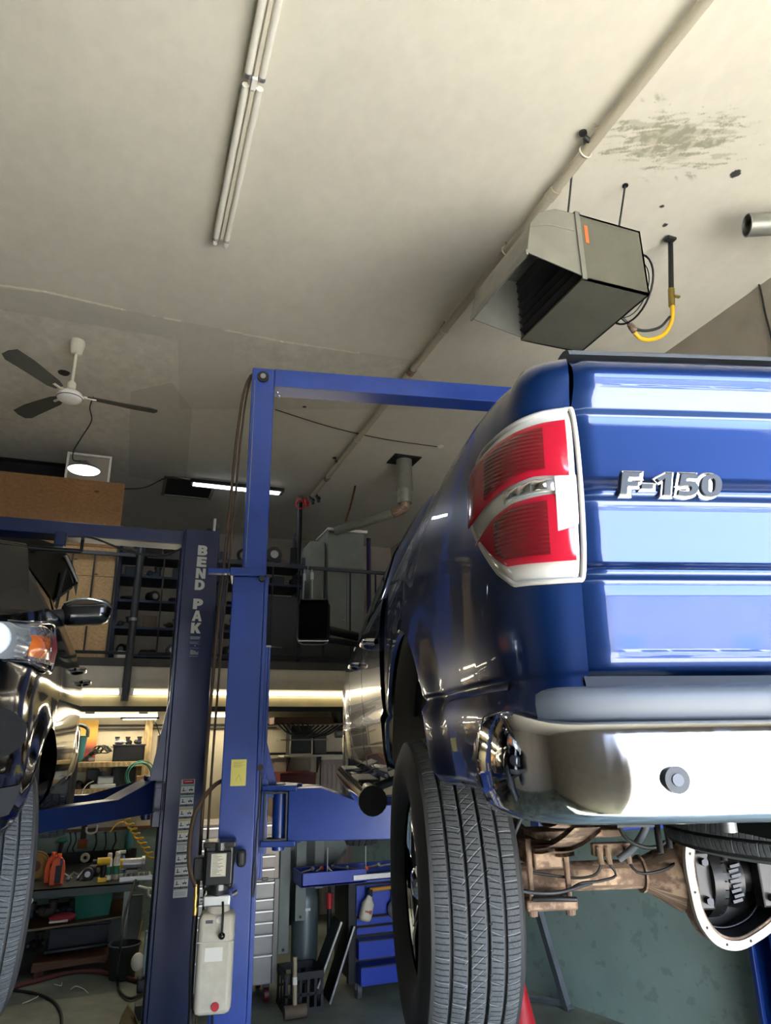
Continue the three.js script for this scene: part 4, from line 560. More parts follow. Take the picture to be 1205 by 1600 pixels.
{ // sprinkler pipe
  const X0 = 2.155, Y0 = H - .075, t = thing('sprinkler_pipe', 'long cream sprinkler pipe running along the ceiling', 'pipe');
  part(t, 'pipe_run', rod([X0, Y0, -.5], [X0, Y0, -8.6], .030, 16), M.pipe);
  for (const z of [-2.47, -3.35, -4.35, -6.6]) { const c = part(t, 'hanger_ring', new THREE.TorusGeometry(.037, .005, 6, 20).translate(X0, Y0, z), M.cream); part(c, 'hanger_rod', rod([X0, Y0 + .03, z], [X0, H, z], .006, 6), M.steel); }
  for (const z of [-2.40, -5.35, -7.3]) { const s = part(t, 'sprinkler_head', merge([rod([X0 - .02, Y0, z], [X0 - .055, Y0 + .02, z], .015, 10), cyl(.022, .012, X0 - .06, Y0 + .045, z, 14)]), M.castIron); }
  for (const z of [-2.80, -5.05, -7.85]) part(t, 'coupling', rod([X0, Y0, z - .04], [X0, Y0, z + .04], .036, 16), z < -5 ? M.rustM : M.pipe);
  const r = thing('sprinkler_riser', 'dark vertical riser pipe with red valve at the end of the ceiling pipe', 'pipe');
  part(r, 'riser_pipe', rod([2.02, 2.83, -8.72], [2.02, 5.1, -8.72], .035, 14), M.iron); part(r, 'elbow', sph(.06, 2.02, 5.11, -8.72), M.rustM);
  const w = part(r, 'valve_wheel', new THREE.TorusGeometry(.055, .012, 6, 18).translate(2.0, 5.0, -8.6), M.red, 'small red valve wheel'); for (let i = 0; i < 3; i++) part(r, 'branch_fitting', merge([rod([2.08 + i * .05, 5.12, -8.68 + i * .1], [2.1 + i * .05, 5.0, -8.6 + i * .1], .022, 8), sph(.03, 2.1 + i * .05, 5.05, -8.62 + i * .1)]), i ? M.castIron : M.red);
}
{ // hanging unit heater
  const t = thing('unit_heater', 'grey-green unit heater hanging from the ceiling on thin rods', 'heater'), x0 = 2.06, x1 = 2.49, y0 = 4.28, y1 = 4.70, z0 = -3.13, z1 = -2.5, Hm = M.heater;
  part(t, 'casing', merge([span(x0, x1, y0, y0 + .012, z0, z1), span(x0, x1, y1 - .012, y1, z0, z1), span(x0, x1, y0, y1, z1 - .012, z1), span(x0, x1, y0, y1, z0, z0 + .012), span(x1 - .012, x1, y0, y1, z0, z1)]), Hm);
  part(t, 'casing_flange', merge([span(x0 - .008, x0 + .02, y0 - .006, y1 + .006, z1, z1 + .008), span(x0 - .008, x0 + .02, y1, y1 + .01, z0, z1)]), M.galv);
  part(t, 'warning_label', box(.022, .115, .002, x0 + .055, 4.575, z1 + .0015), std(0xd9713c, .6), 'orange warning label');
  const cheek = [[x0, y1 - .005], [1.93, y1 - .01], [1.83, y1 - .06], [1.765, y1 - .15], [1.728, 4.36], [x0, 4.30]];
  part(t, 'hood_cheek', ext(cheek, .006).translate(0, 0, z1 - .008), M.galv, 'bare metal hood cheek'); part(t, 'hood_cheek', ext(cheek, .006).translate(0, 0, z0 + .002), M.galv);
  part(t, 'hood_sheet', patch((u, v) => { const q = cheek, k = Math.min(3, Math.floor(u * 4)), f = u * 4 - k; return [lerp(q[k][0], q[k + 1][0], f) + .001, lerp(q[k][1], q[k + 1][1], f), lerp(z0, z1, v)]; }, 16, 2), M.galv);
  part(t, 'hood_lip', span(1.722, 1.735, 4.345, 4.375, z0, z1), M.galv); part(t, 'hood_rib', tube([[x0 - .02, y1 - .12, z1], [1.88, y1 - .13, z1], [1.77, y1 - .17, z1]], .004, 12, 5), M.galv);
  for (let i = 0; i < 7; i++) part(t, 'louver', box(.05, .006, z1 - z0 - .03, 0, 0, 0).rotateZ(-.6).translate(x0 + .01, y0 + .05 + i * .055, (z0 + z1) / 2), M.iron);
  part(t, 'heat_exchanger', span(x0 + .06, x0 + .07, y0 + .01, y1 - .01, z0 + .02, z1 - .02), M.black);
  const fan = part(t, 'fan_guard', new THREE.TorusGeometry(.20, .006, 6, 32).rotateY(PI / 2).translate(x1 + .09, 4.50, -2.74), M.black);
  for (let i = 1; i < 5; i++) part(fan, 'guard_ring', new THREE.TorusGeometry(.20 - i * .04, .003, 5, 28).rotateY(PI / 2).translate(x1 + .09 + i * .006, 4.50, -2.74), M.black);
  for (let i = 0; i < 8; i++) part(fan, 'guard_spoke', rod([x1 + .01, 4.50 + .2 * Math.cos(i * PI / 4), -2.74 + .2 * Math.sin(i * PI / 4)], [x1 + .115, 4.50 + .03 * Math.cos(i * PI / 4), -2.74 + .03 * Math.sin(i * PI / 4)], .004, 5), M.black);
  part(t, 'fan_motor', rod([x1 + .02, 4.50, -2.74], [x1 + .16, 4.50, -2.74], .075, 20), M.black); part(t, 'flue_collar', box(.16, .02, .12, x1 + .02, y1 + .03, -2.72, .004), M.iron);
  for (const [x, z] of [[2.12, -2.68], [2.45, -2.66], [2.10, -3.09], [2.45, -3.09]]) { const h = part(t, 'hanger_rod', rod([x + (x > 2.4 ? .14 : .10), H, z], [x, y1, z], .006, 6), M.darkSteel); part(t, 'rod_bracket', box(.05, .05, .03, x, y1 + .015, z, .006), M.iron); part(t, 'rod_flange', cyl(.018, .008, x + (x > 2.4 ? .14 : .10), H - .004, z, 10), M.iron); }
  const g = thing('gas_pipe', 'black gas drop pipe with yellow flexible line beside the heater', 'pipe'), p = (a, b) => onZ(a, b, -2.93);
  part(g, 'drop_pipe', rod(p(1048, 380), p(1049, 455), .017, 10), M.iron); part(g, 'ceiling_flange', box(.07, .02, .05, p(1048, 378).x, H - .03, -2.93, .004), M.black); part(g, 'shutoff_valve', merge([rod(p(1049, 452), p(1050, 478), .021, 10), box(.05, .012, .02, p(1050, 465).x + .02, p(1050, 465).y, -2.91, .003)]), std(0x96803f, .4, .7));
  part(g, 'yellow_line', tube([p(1051, 478), p(1050, 500), p(1038, 522), p(1015, 531), p(1000, 528), p(992, 520)], .014, 40, 8), M.yellow, 'yellow flexible gas line'); part(g, 'grey_line', tube([p(1047, 495), p(1030, 512), p(1000, 516), p(985, 508), p(970, 495)], .009, 30, 6), M.darkSteel); part(g, 'gas_fitting', merge([rod(p(992, 518), p(984, 506), .02, 8), sph(.022, ...p(988, 512).toArray())]), M.rustM);
}
{
  const a = onZ(1168, 352, -2.45), t = thing('vent_pipe', 'short galvanised vent pipe sticking out of the tan side wall', 'pipe');
  part(t, 'pipe_shell', merge([new THREE.CylinderGeometry(.068, .068, XR - a.x, 24, 1, true).rotateZ(PI / 2).translate((XR - a.x) / 2, 0, 0), new THREE.CylinderGeometry(.060, .060, XR - a.x, 24, 1, true).rotateZ(PI / 2).translate((XR - a.x) / 2, 0, 0)]), M.galv); part(t, 'pipe_rim', new THREE.TorusGeometry(.065, .005, 6, 28).rotateY(PI / 2), M.steel);
  part(t, 'pipe_inside', rod([.35, 0, 0], [.36, 0, 0], .06, 20), M.black); t.position.set(a.x, a.y, -2.45); t.rotation.y = -.42;
  solo('hanging_wire', 'thin dark wire hanging down the tan side wall', 'wire', tube([onX(1183, 432, XR - .01), onX(1190, 460, XR - .02), onX(1196, 490, XR - .02), onX(1206, 530, XR - .02), onX(1215, 600, XR - .02)], .007, 30, 5), M.black);
}
{ // ceiling fan
  const c = V3(-.629, 0, -5.615), t = thing('ceiling_fan', 'white ceiling fan with three dark blades', 'ceiling fan', [c.x, 0, c.z]);
  part(t, 'canopy', lathe([[.02, 5.07], [.045, 5.08], [.062, 5.17], [.055, H]], 24), M.cream); part(t, 'down_rod', cyl(.014, .34, 0, 4.92, 0, 12), M.cream); part(t, 'rod_sleeve', lathe([[.03, 4.735], [.035, 4.75], [.035, 4.80], [.02, 4.82]], 20), M.cream);
  const m = part(t, 'motor_housing', lathe([[0, 4.635], [.06, 4.64], [.09, 4.655], [.102, 4.675], [.102, 4.69], [.09, 4.71], [.05, 4.735], [.02, 4.745]], 36), M.white); part(m, 'motor_ring', new THREE.TorusGeometry(.097, .004, 6, 36).rotateX(PI / 2).translate(0, 4.668, 0), M.greyPlastic);
  const bm = worn(0x4b4d48, .6);
  for (const [x, z] of [[-1.0, -5.05], [.062, -5.72], [-1.03, -6.10]]) { const a = Math.atan2(-(z - c.z), x - c.x); const s = ext([[.13, -.035], [.2, -.06], [.5, -.075], [.62, -.085], [.68, -.06], [.69, .0], [.67, .06], [.5, .07], [.2, .05], [.13, .03]], .004, .001).rotateX(-PI / 2).rotateX(.2).rotateY(a).translate(0, 4.70, 0); part(t, 'blade', s, bm, 'dark grey fan blade'); part(t, 'blade_arm', rod([.06, 0, 0], [.2, 0, 0], .012, 8).rotateY(a).translate(0, 4.70, 0), M.cream); }
}
{ // round high bay lamp
  const t = thing('round_lamp', 'bright round white lamp hanging on a thin cord above the plywood', 'lamp', [-.535, 0, -6.62]), y = 4.43;
  part(t, 'lamp_body', lathe([[.14, y], [.145, y + .012], [.12, y + .03], [.06, y + .05], [.03, y + .09], [0, y + .09]], 36), M.greyPlastic); part(t, 'lamp_lens', lathe([[0, y - .004], [.132, y - .004], [.14, y + .006]], 36), std(0xffffff, .4, 0, { emissive: 0xecf6ff, emissiveIntensity: 2.4 }), 'glowing white lens');
  part(t, 'cord', tube([[0, H, 0], [-.02, 5.08, 0], [.01, 4.95, 0], [-.06, 4.75, 0], [-.11, 4.6, 0], [-.10, 4.52, 0], [-.02, y + .09, 0]], .006, 40, 6), M.black, 'thin black cord');
  area(.24, .24, 0xeaf4ff, 2.4, -.535, y - .02, -6.62, -.535, 0, -6.62);
}
{ // led shop light and hatch
  const t = thing('shop_light', 'lit slim strip lamp on the ceiling beyond the bright blue lift', 'lamp');
  part(t, 'lamp_body', span(.56, 1.76, H - .05, H, -8.72, -8.58, .01), M.black); part(t, 'lamp_tube', span(.60, 1.72, H - .062, H - .048, -8.70, -8.60, .003), std(0xffffff, .4, 0, { emissive: 0xf6fbff, emissiveIntensity: 1.6 }), 'glowing white strip');
  part(t, 'end_cap', span(1.73, 1.775, H - .055, H, -8.73, -8.57, .01), M.darkPlastic);
  area(1.1, .09, 0xf3faff, 1.2, 1.16, H - .07, -8.65, 1.16, 0, -8.65);
  const h = thing('ceiling_hatch', 'dark square hatch opening in the ceiling beside the strip lamp', 'hatch'); part(h, 'hatch_frame', merge([span(.24, .90, H - .012, H, -8.64, -8.60), span(.24, .90, H - .012, H, -9.34, -9.30), span(.24, .28, H - .012, H, -9.34, -8.60), span(.86, .90, H - .012, H, -9.34, -8.60)]), M.wallTan); part(h, 'hatch_panel', span(.28, .86, H - .004, H, -9.30, -8.64), M.iron);
  solo('lamp_cable', 'thin black cable sagging along the ceiling to the strip lamp', 'cable', tube([onZ(190, 764, -8.4), onZ(225, 762, -8.4), V3(.3, H - .05, -8.5), V3(.57, H - .03, -8.62)], .007, 30, 5), M.black);
  const wf = thing('bordered_board', 'white bordered board standing on top of the plywood behind the round lamp', 'board'); const A = -.82, B = -.36, z = -7.86; part(wf, 'frame_bar', span(A, B, 5.05, 5.075, z, z + .025), M.white); part(wf, 'frame_bar', span(A, A + .022, 4.765, 5.05, z, z + .025), M.white); part(wf, 'frame_bar', span(B - .022, B, 4.765, 5.05, z, z + .025), M.white); part(wf, 'backing', span(A, B, 4.765, 5.05, z - .006, z), M.wallTan);
  solo('steel_beam', 'dark steel beam under the ceiling above the plywood', 'beam', merge([span(XL, -.88, 5.03, 5.045, -8.75, -8.55), span(XL, -.88, 5.18, 5.195, -8.75, -8.55), span(XL, -.88, 5.04, 5.19, -8.66, -8.64)]), M.iron);
}
{ // flue and pipes above the loft
  const t = thing('flue_pipe', 'dull metal flue pipe dropping from a black ceiling plate', 'flue'), x = 2.92, z = -7.15;
  part(t, 'ceiling_plate', box(.34, .012, .3, x, H - .006, z), M.black); part(t, 'flue_section', cyl(.095, .36, x, H - .18, z, 24), M.galv); part(t, 'flue_section', cyl(.088, .22, x, H - .45, z, 24, .092), M.galv); part(t, 'flue_collar', cyl(.1, .05, x, H - .37, z, 24), M.galv); part(t, 'flue_elbow', tube([[x, H - .54, z], [x - .02, H - .62, z], [x - .12, H - .66, z - .1]], .06, 12, 12), M.rustM);
  part(t, 'flue_duct', rod([x - .1, H - .655, z - .1], [2.30, 4.46, -7.9], .055, 16), M.galv);
  solo('copper_pipe', 'thin copper pipe dropping from the ceiling above the grey cabinet', 'pipe', tube([onZ(558, 743, -8.2), onZ(553, 770, -8.2), onZ(548, 790, -8.2), onZ(540, 815, -8.2)], .013, 24, 7), std(0x7a4a2e, .5, .6));
  solo('smoke_detector', 'small white disc detector on the ceiling past the crossbar', 'detector', lathe([[0, -.03], [.03, -.028], [.04, -.01], [.042, 0]], 18), M.cream, [onY(688, 697, H).x, H, onY(688, 697, H).z]);
  solo('ceiling_wire', 'thin dark wire stretched across the ceiling to the white disc', 'wire', tube([[430, 640], [520, 668], [600, 686], [683, 698]].map(([a, b]) => onY(a, b, H - .012)), .005, 30, 5), M.black);
}

// ---------- storage loft ----------
const seamY = [2.83, 3.35, 3.69, 4.01, 4.765];
for (let i = 0; i < 4; i++) solo('plywood_sheet', ['plywood sheet standing lowest behind the loft railing', 'second plywood sheet up behind the loft railing', 'narrow plywood sheet level with the loft top rail', 'wide reddish plywood sheet on top of the others'][i], 'plywood', span(-2.9, -.205 + i * .004, seamY[i] + .003, seamY[i + 1] - .003, -7.84, -7.82), i === 3 ? M.plyDark : M.ply, null, 0);
{ // railings of black steel
  const mk = (label, x0, x1, step, z = -7.74) => { const r = thing('loft_railing', label, 'railing'); part(r, 'top_rail', span(x0, x1, 3.905, 3.945, z - .02, z + .02, .004), M.darkSteel); part(r, 'bottom_rail', span(x0, x1, 2.87, 2.90, z - .015, z + .015, .003), M.iron); for (let x = x0 + step * .6; x < x1 - .02; x += step) part(r, 'baluster', span(x - .008, x + .008, 2.90, 3.905, z - .008, z + .008), M.iron); return r; };
  mk('black steel loft railing in front of the plywood sheets', -2.9, .0, .215); mk('black steel loft railing in front of the dark shelving', .12, 1.9, .30); mk('black steel loft railing in front of the grey cabinet', 1.92, 3.6, .32);
  const p = thing('loft_post', 'round dark steel post rising past the loft edge', 'post'); part(p, 'post_tube', rod([.03, 2.40, -7.655], [.05, 4.08, -7.655], .038, 16), M.darkSteel); part(p, 'post_collar', cyl(.048, .03, .04, 3.22, -7.655, 16), M.steel); part(p, 'post_cap', cyl(.05, .02, .05, 4.085, -7.655, 14), M.steel);
}
// assorted used parts; kept dark and oily
const partMats = [M.iron, M.castIron, M.darkSteel, worn(0x4a443c, .7, .2), worn(0x36404a, .6, .3)];
function alternator(label, pos, mat, s = 1, group, turn = 0) { const t = thing('alternator', label, 'car part', pos, turn, group); part(t, 'body', merge([cyl(.07 * s, .11 * s, 0, .07 * s, 0, 20).rotateX(PI / 2).translate(0, .07 * s, -.07 * s)]), mat); part(t, 'pulley', rod([0, .07 * s, .0], [0, .07 * s, .07 * s], .035 * s, 16), M.steel); part(t, 'lug', box(.03 * s, .09 * s, .03 * s, .06 * s, .045 * s, -.01, .006), mat); return t; }
function gearbox(label, pos, mat, s = 1, group, turn = 0) { const t = thing('gearbox_part', label, 'car part', pos, turn, group); part(t, 'case', merge([box(.24 * s, .14 * s, .16 * s, 0, .07 * s, 0, .03), cyl(.06 * s, .1 * s, .05 * s, .17 * s, 0, 14), sph(.07 * s, -.1 * s, .09 * s, .02)]), mat); part(t, 'flange', cyl(.075 * s, .02, .05 * s, .22 * s, 0, 16), M.castIron); part(t, 'shaft', rod([-.12 * s, .08 * s, 0], [-.22 * s, .09 * s, .02], .022 * s, 10), M.steel); return t; }
function carton(label, pos, w, h, d, mat, group, turn = 0) { const t = thing('carton', label, 'box', pos, turn, group); part(t, 'box_body', box(w, h, d, 0, h / 2, 0, .004), mat); part(t, 'box_flap', box(w * .98, .006, d * .48, 0, h + .003, d * .25, .002), mat); part(t, 'box_flap', box(w * .98, .006, d * .48, 0, h + .003, -d * .25, .002), mat); return t; }
function hoseCoil(label, pos, r, mat, group, tilt = 0, tr_ = .012, turns = 3) { const t = solo('hose_coil', label, 'hose', tube(Array.from({ length: turns * 10 }, (_, i) => { const a = i / 10 * PI * 2, q = r * (1 + .06 * Math.sin(i * 1.7)); return [q * Math.cos(a), .02 + .012 * (i / 10) + .01 * Math.sin(i), q * Math.sin(a)]; }), tr_, turns * 24, 6), mat, pos, 0, group); t.rotation.x = tilt; return t; }
{
  const mkShelf = (label, x0, x1, z0, z1, ys, top, mat) => { const s = thing('storage_rack', label, 'shelf'); for (const x of [x0, x1]) for (const z of [z0, z1]) part(s, 'upright', span(x - .018, x + .018, 2.83, top, z - .018, z + .018), mat); for (const y of ys) part(s, 'shelf_board', span(x0, x1, y - .03, y, z0, z1, .004), mat); return s; };
  M.rack = worn(0x33405c, .6, .3); const ys = [2.92, 3.22, 3.52, 3.80, 4.06];
  mkShelf('dark blue steel rack on the loft behind the navy post', -.16, .95, -8.65, -8.12, ys, 4.14, M.rack); mkShelf('dark blue steel rack on the loft behind the bright blue post', 1.0, 1.95, -8.65, -8.12, ys, 4.14, M.rack);
  const g = 'used car parts on the loft racks', kinds = ['round alternator', 'angular gearbox part', 'coiled hose', 'small carton'];
  let n = 0; const rows = ['lowest', 'second', 'third', 'fourth', 'top'];
  for (const [ri, x0] of [[0, -.10], [1, 1.06]]) for (let r = 0; r < 4; r++) for (let c = 0; c < 4; c++) {
    const x = x0 + c * .26 + rr(0, .015), z = rr(-8.34, -8.24), m = partMats[(n * 7 + r) % 5], y = ys[r], k = (n * 5 + r + c) % 4, nb = ['nearest the plywood', 'second from plywood', 'third from plywood', 'furthest from plywood'][c], L = q => `${q}, ${rows[r]} shelf, ${ri ? 'bright blue post' : 'navy post'} rack, ${nb}`; n++;
    if (k === 0) alternator(L('oily round alternator'), [x + .06, y, z], m, rr(.8, 1.05), g, rr(-.6, .6)); else if (k === 1) gearbox(L('dark cast gearbox part'), [x + .06, y, z], m, rr(.52, .62), g, rr(-.3, .3)); else if (k === 2) hoseCoil(L('coil of dark hose'), [x + .06, y, z], .075, M.blackHose, g); else carton(L('small dusty carton'), [x + .06, y, z], .14, rr(.1, .17), .14, c % 2 ? worn(0x6e604a, .9) : worn(0x2f3a4a, .8), g, rr(-.2, .2));
  }
  // lighter oddments seen in the racks
  solo('spark_plug_box', 'white striped box lying on the loft deck beside the dark post', 'box', box(.17, .09, .12, 0, .045, 0, .005), std(0xffffff, .7, 0, { map: canvasTex(128, 64, (c, w, h) => { c.fillStyle = '#d9d6cc'; c.fillRect(0, 0, w, h); c.fillStyle = '#26292c'; for (let i = 0; i < 5; i++) c.fillRect(8 + i * 26, 0, 12, h); }) }), [-.02, 2.83, -7.92], .3);
  gearbox('greasy engine block resting over the navy crossbar on the rack top', [.16, 4.06, -8.3], M.castIron, 1.0, undefined, .4); 
  const arm = thing('control_arm', 'long black suspension arm jutting up from the rack top', 'car part', [.52, 4.06, -8.2]); part(arm, 'arm_bar', merge([rod([-.22, .05, 0], [.20, .21, 0], .028, 8), rod([.20, .21, 0], [.27, .32, 0], .032, 8)]), M.iron); part(arm, 'bushing', rod([.27, .33, -.04], [.27, .33, .04], .04, 14), M.rubber);
  const pw = thing('pulley_wheel', 'small dark pulley wheel leaning on the rack top', 'car part', [1.24, 4.06, -8.25]); part(pw, 'rim', new THREE.TorusGeometry(.075, .02, 8, 22).translate(0, .095, 0), M.rubber); part(pw, 'hub', rod([0, .095, -.02], [0, .095, .02], .03, 12), M.steel);
  alternator('round dark blower motor at the top right of the rack behind the bright blue post', [1.58, 4.06, -8.2], M.castIron, 1.4);
  const jk = thing('bottle_jack', 'upright black bottle jack on the rack top beside the riser', 'jack', [1.85, 4.06, -8.25]); part(jk, 'jack_base', box(.13, .03, .13, 0, .015, 0, .005), M.iron); part(jk, 'jack_body', cyl(.045, .2, 0, .13, 0, 16), M.iron); part(jk, 'jack_ram', cyl(.018, .2, 0, .33, 0, 12), M.darkSteel);
}
{ // tall grey cabinet on the loft
  const m = worn(0x8a8f86, .6, .1), t = thing('metal_cabinet', 'tall pale grey metal cabinet on the loft with a loose lid', 'cabinet'), x0 = 2.28, x1 = 2.76, z0 = -8.75, z1 = -8.2;
  part(t, 'cabinet_body', span(x0, x1, 2.83, 4.55, z0, z1, .006), m); part(t, 'cabinet_door', span(x0 + .01, (x0 + x1) / 2 - .004, 2.9, 4.05, z1, z1 + .014, .003), m); part(t, 'cabinet_door', span((x0 + x1) / 2 + .004, x1 - .01, 2.9, 4.05, z1, z1 + .014, .003), m); part(t, 'top_panel', span(x0 + .01, x1 - .01, 4.07, 4.52, z1, z1 + .012, .003), m); part(t, 'door_knob', sph(.014, (x0 + x1) / 2 - .03, 3.4, z1 + .02), M.steel);
  part(t, 'loose_lid', span(x0 - .02, x1 + .03, 4.56, 4.575, z0, z1 + .05, .002), M.white); part(t, 'lid_edge', span(x0 - .02, x1 + .03, 4.54, 4.575, z1 + .04, z1 + .055, .002), M.white);
  const s = thing('metal_cabinet', 'shorter pale locker standing left of the tall grey cabinet', 'cabinet'); part(s, 'cabinet_body', span(2.075, 2.27, 2.83, 4.42, -8.9, -8.3, .006), m); part(s, 'locker_door', span(2.085, 2.26, 2.9, 4.35, -8.3, -8.288, .003), m);
  const d = thing('dark_panel', 'dark green-black metal door panel leaning on the loft rack', 'panel'); part(d, 'panel_sheet', span(1.42, 1.86, 2.83, 3.62, -8.02, -7.99, .004), worn(0x232a2a, .6)); part(d, 'panel_rib', span(1.44, 1.46, 2.86, 3.6, -7.99, -7.98), M.iron); part(d, 'panel_handle', tube([[1.5, 3.02, -7.985], [1.5, 3.02, -7.96], [1.68, 3.02, -7.96], [1.68, 3.02, -7.985]], .006, 20, 5), M.steel);
  const d2 = thing('dark_panel', 'dark low cabinet under the pale lockers on the loft', 'panel'); part(d2, 'panel_sheet', span(1.88, 3.3, 2.83, 3.12, -8.05, -7.9, .006), worn(0x272d2e, .6)); part(d2, 'panel_lip', span(1.88, 3.3, 3.12, 3.14, -8.06, -7.89, .003), M.darkSteel);
  const h = thing('hanging_tools', 'pair of pale clamps hanging from the loft rail beside the riser', 'tool'); part(h, 'clamp_bar', merge([rod([1.86, 3.9, -7.70], [1.85, 3.55, -7.70], .010, 8), box(.035, .09, .03, 1.86, 3.8, -7.70, .006)]), M.steel); part(h, 'clamp_bar', merge([rod([1.95, 3.9, -7.70], [1.96, 3.56, -7.70], .008, 8), box(.04, .09, .03, 1.95, 3.82, -7.70, .006)]), M.alu);
  const u = thing('purple_tube', 'tall purple tube standing against the end of the grey cabinet', 'tube'); part(u, 'tube_body', rod([2.86, 2.84, -8.3], [2.86, 4.5, -8.3], .028, 12), std(0x2d1f4a, .6)); part(u, 'tube_cap', cyl(.031, .04, 2.86, 4.5, -8.3, 12), M.black);
  const sl = thing('sheet_stack', 'dark sheet leaning right of the grey cabinet', 'panel'); part(sl, 'sheet', ext([[2.80, 2.83], [3.7, 2.83], [3.7, 3.9], [3.05, 3.9], [2.95, 3.55]], .02).translate(0, 0, -8.14), worn(0x1d1f20, .7)); part(sl, 'sheet_edge', span(3.05, 3.7, 3.9, 3.915, -8.14, -8.12), M.iron);
  solo('pale_bag', 'crumpled pale bag on the rack behind the bright blue post', 'bag', sph(.09, 1.52, 3.586, -8.17, 1, .7, .5), M.cream, [0, 0, 0]);
}
{ // fluorescent strips on the loft edge and under it
  const mk = (label, x0, x1, y, z, I, ly) => { const t = thing('fluorescent_strip', label, 'lamp'); part(t, 'lamp_housing', span(x0, x1, y + .012, y + .05, z - .045, z - .012, .004), M.white); part(t, 'lamp_tube', rod([x0 + .03, y, z], [x1 - .03, y, z], .016, 12), M.glowWarm, 'glowing warm white tube'); if (ly < 2) for (const x of [x0 + .2, x1 - .2]) part(t, 'lamp_hanger', span(x - .02, x + .02, y + .05, 2.42, z - .04, z - .02, .003), M.white); for (const x of [x0, x1 - .03]) part(t, 'lamp_socket', span(x, x + .03, y - .02, y + .05, z - .03, z + .014, .004), M.white); area(x1 - x0 - .1, .03, 0xfff0d0, I, (x0 + x1) / 2, y - .005, z + .022, (x0 + x1) / 2, ly, ly < 2 ? z + .15 : z + 1.2); return t; };
  mk('lit warm strip lamp on the loft edge above the black car arm', -1.02, .0, 2.478, -7.64, 5, 2.4); mk('lit warm strip lamp on the loft edge behind the navy post', .08, 1.3, 2.478, -7.64, 5, 2.4); mk('lit warm strip lamp on the loft edge right of the bright blue post', 1.34, 2.6, 2.478, -7.64, 5, 2.4);
  mk('lit warm strip lamp under the loft above the back shelves', -.75, .45, 2.30, -8.95, 12, 1.2); mk('lit warm strip lamp under the loft behind the navy post', .52, 1.72, 2.30, -8.95, 12, 1.2);
  for (const x of [-.32, .26]) solo('lamp_bracket', 'small cream wooden block holding the lower strip lamp', 'bracket', span(x - .05, x + .05, 2.32, 2.42, -8.93, -8.87, .004), M.cream, null, 0, 'lamp blocks under the loft');
  const w = thing('work_light', 'slim dark work light hanging under the loft with lit lower side', 'lamp'); part(w, 'lamp_body', merge([box(.42, .02, .05, .22, 2.265, -8.6, .009)]), M.black); part(w, 'lamp_lens', span(.04, .40, 2.245, 2.256, -8.62, -8.58, .003), M.glowWarm); part(w, 'lamp_cord', tube([[.36, 2.27, -8.6], [.40, 2.2, -8.6], [.46, 2.08, -8.7], [.6, 2.0, -8.9]], .006, 20, 5), M.black); area(.34, .04, 0xfff2da, 8, .22, 2.235, -8.6, .22, 0, -8.6);
  solo('conduit', 'thin grey conduit running along the top of the cream wall', 'conduit', merge([rod([-2, 2.20, WZ + .03], [1.9, 2.20, WZ + .03], .010, 8), rod([-2, 2.16, WZ + .03], [1.9, 2.16, WZ + .03], .008, 8)]), M.darkSteel);
}

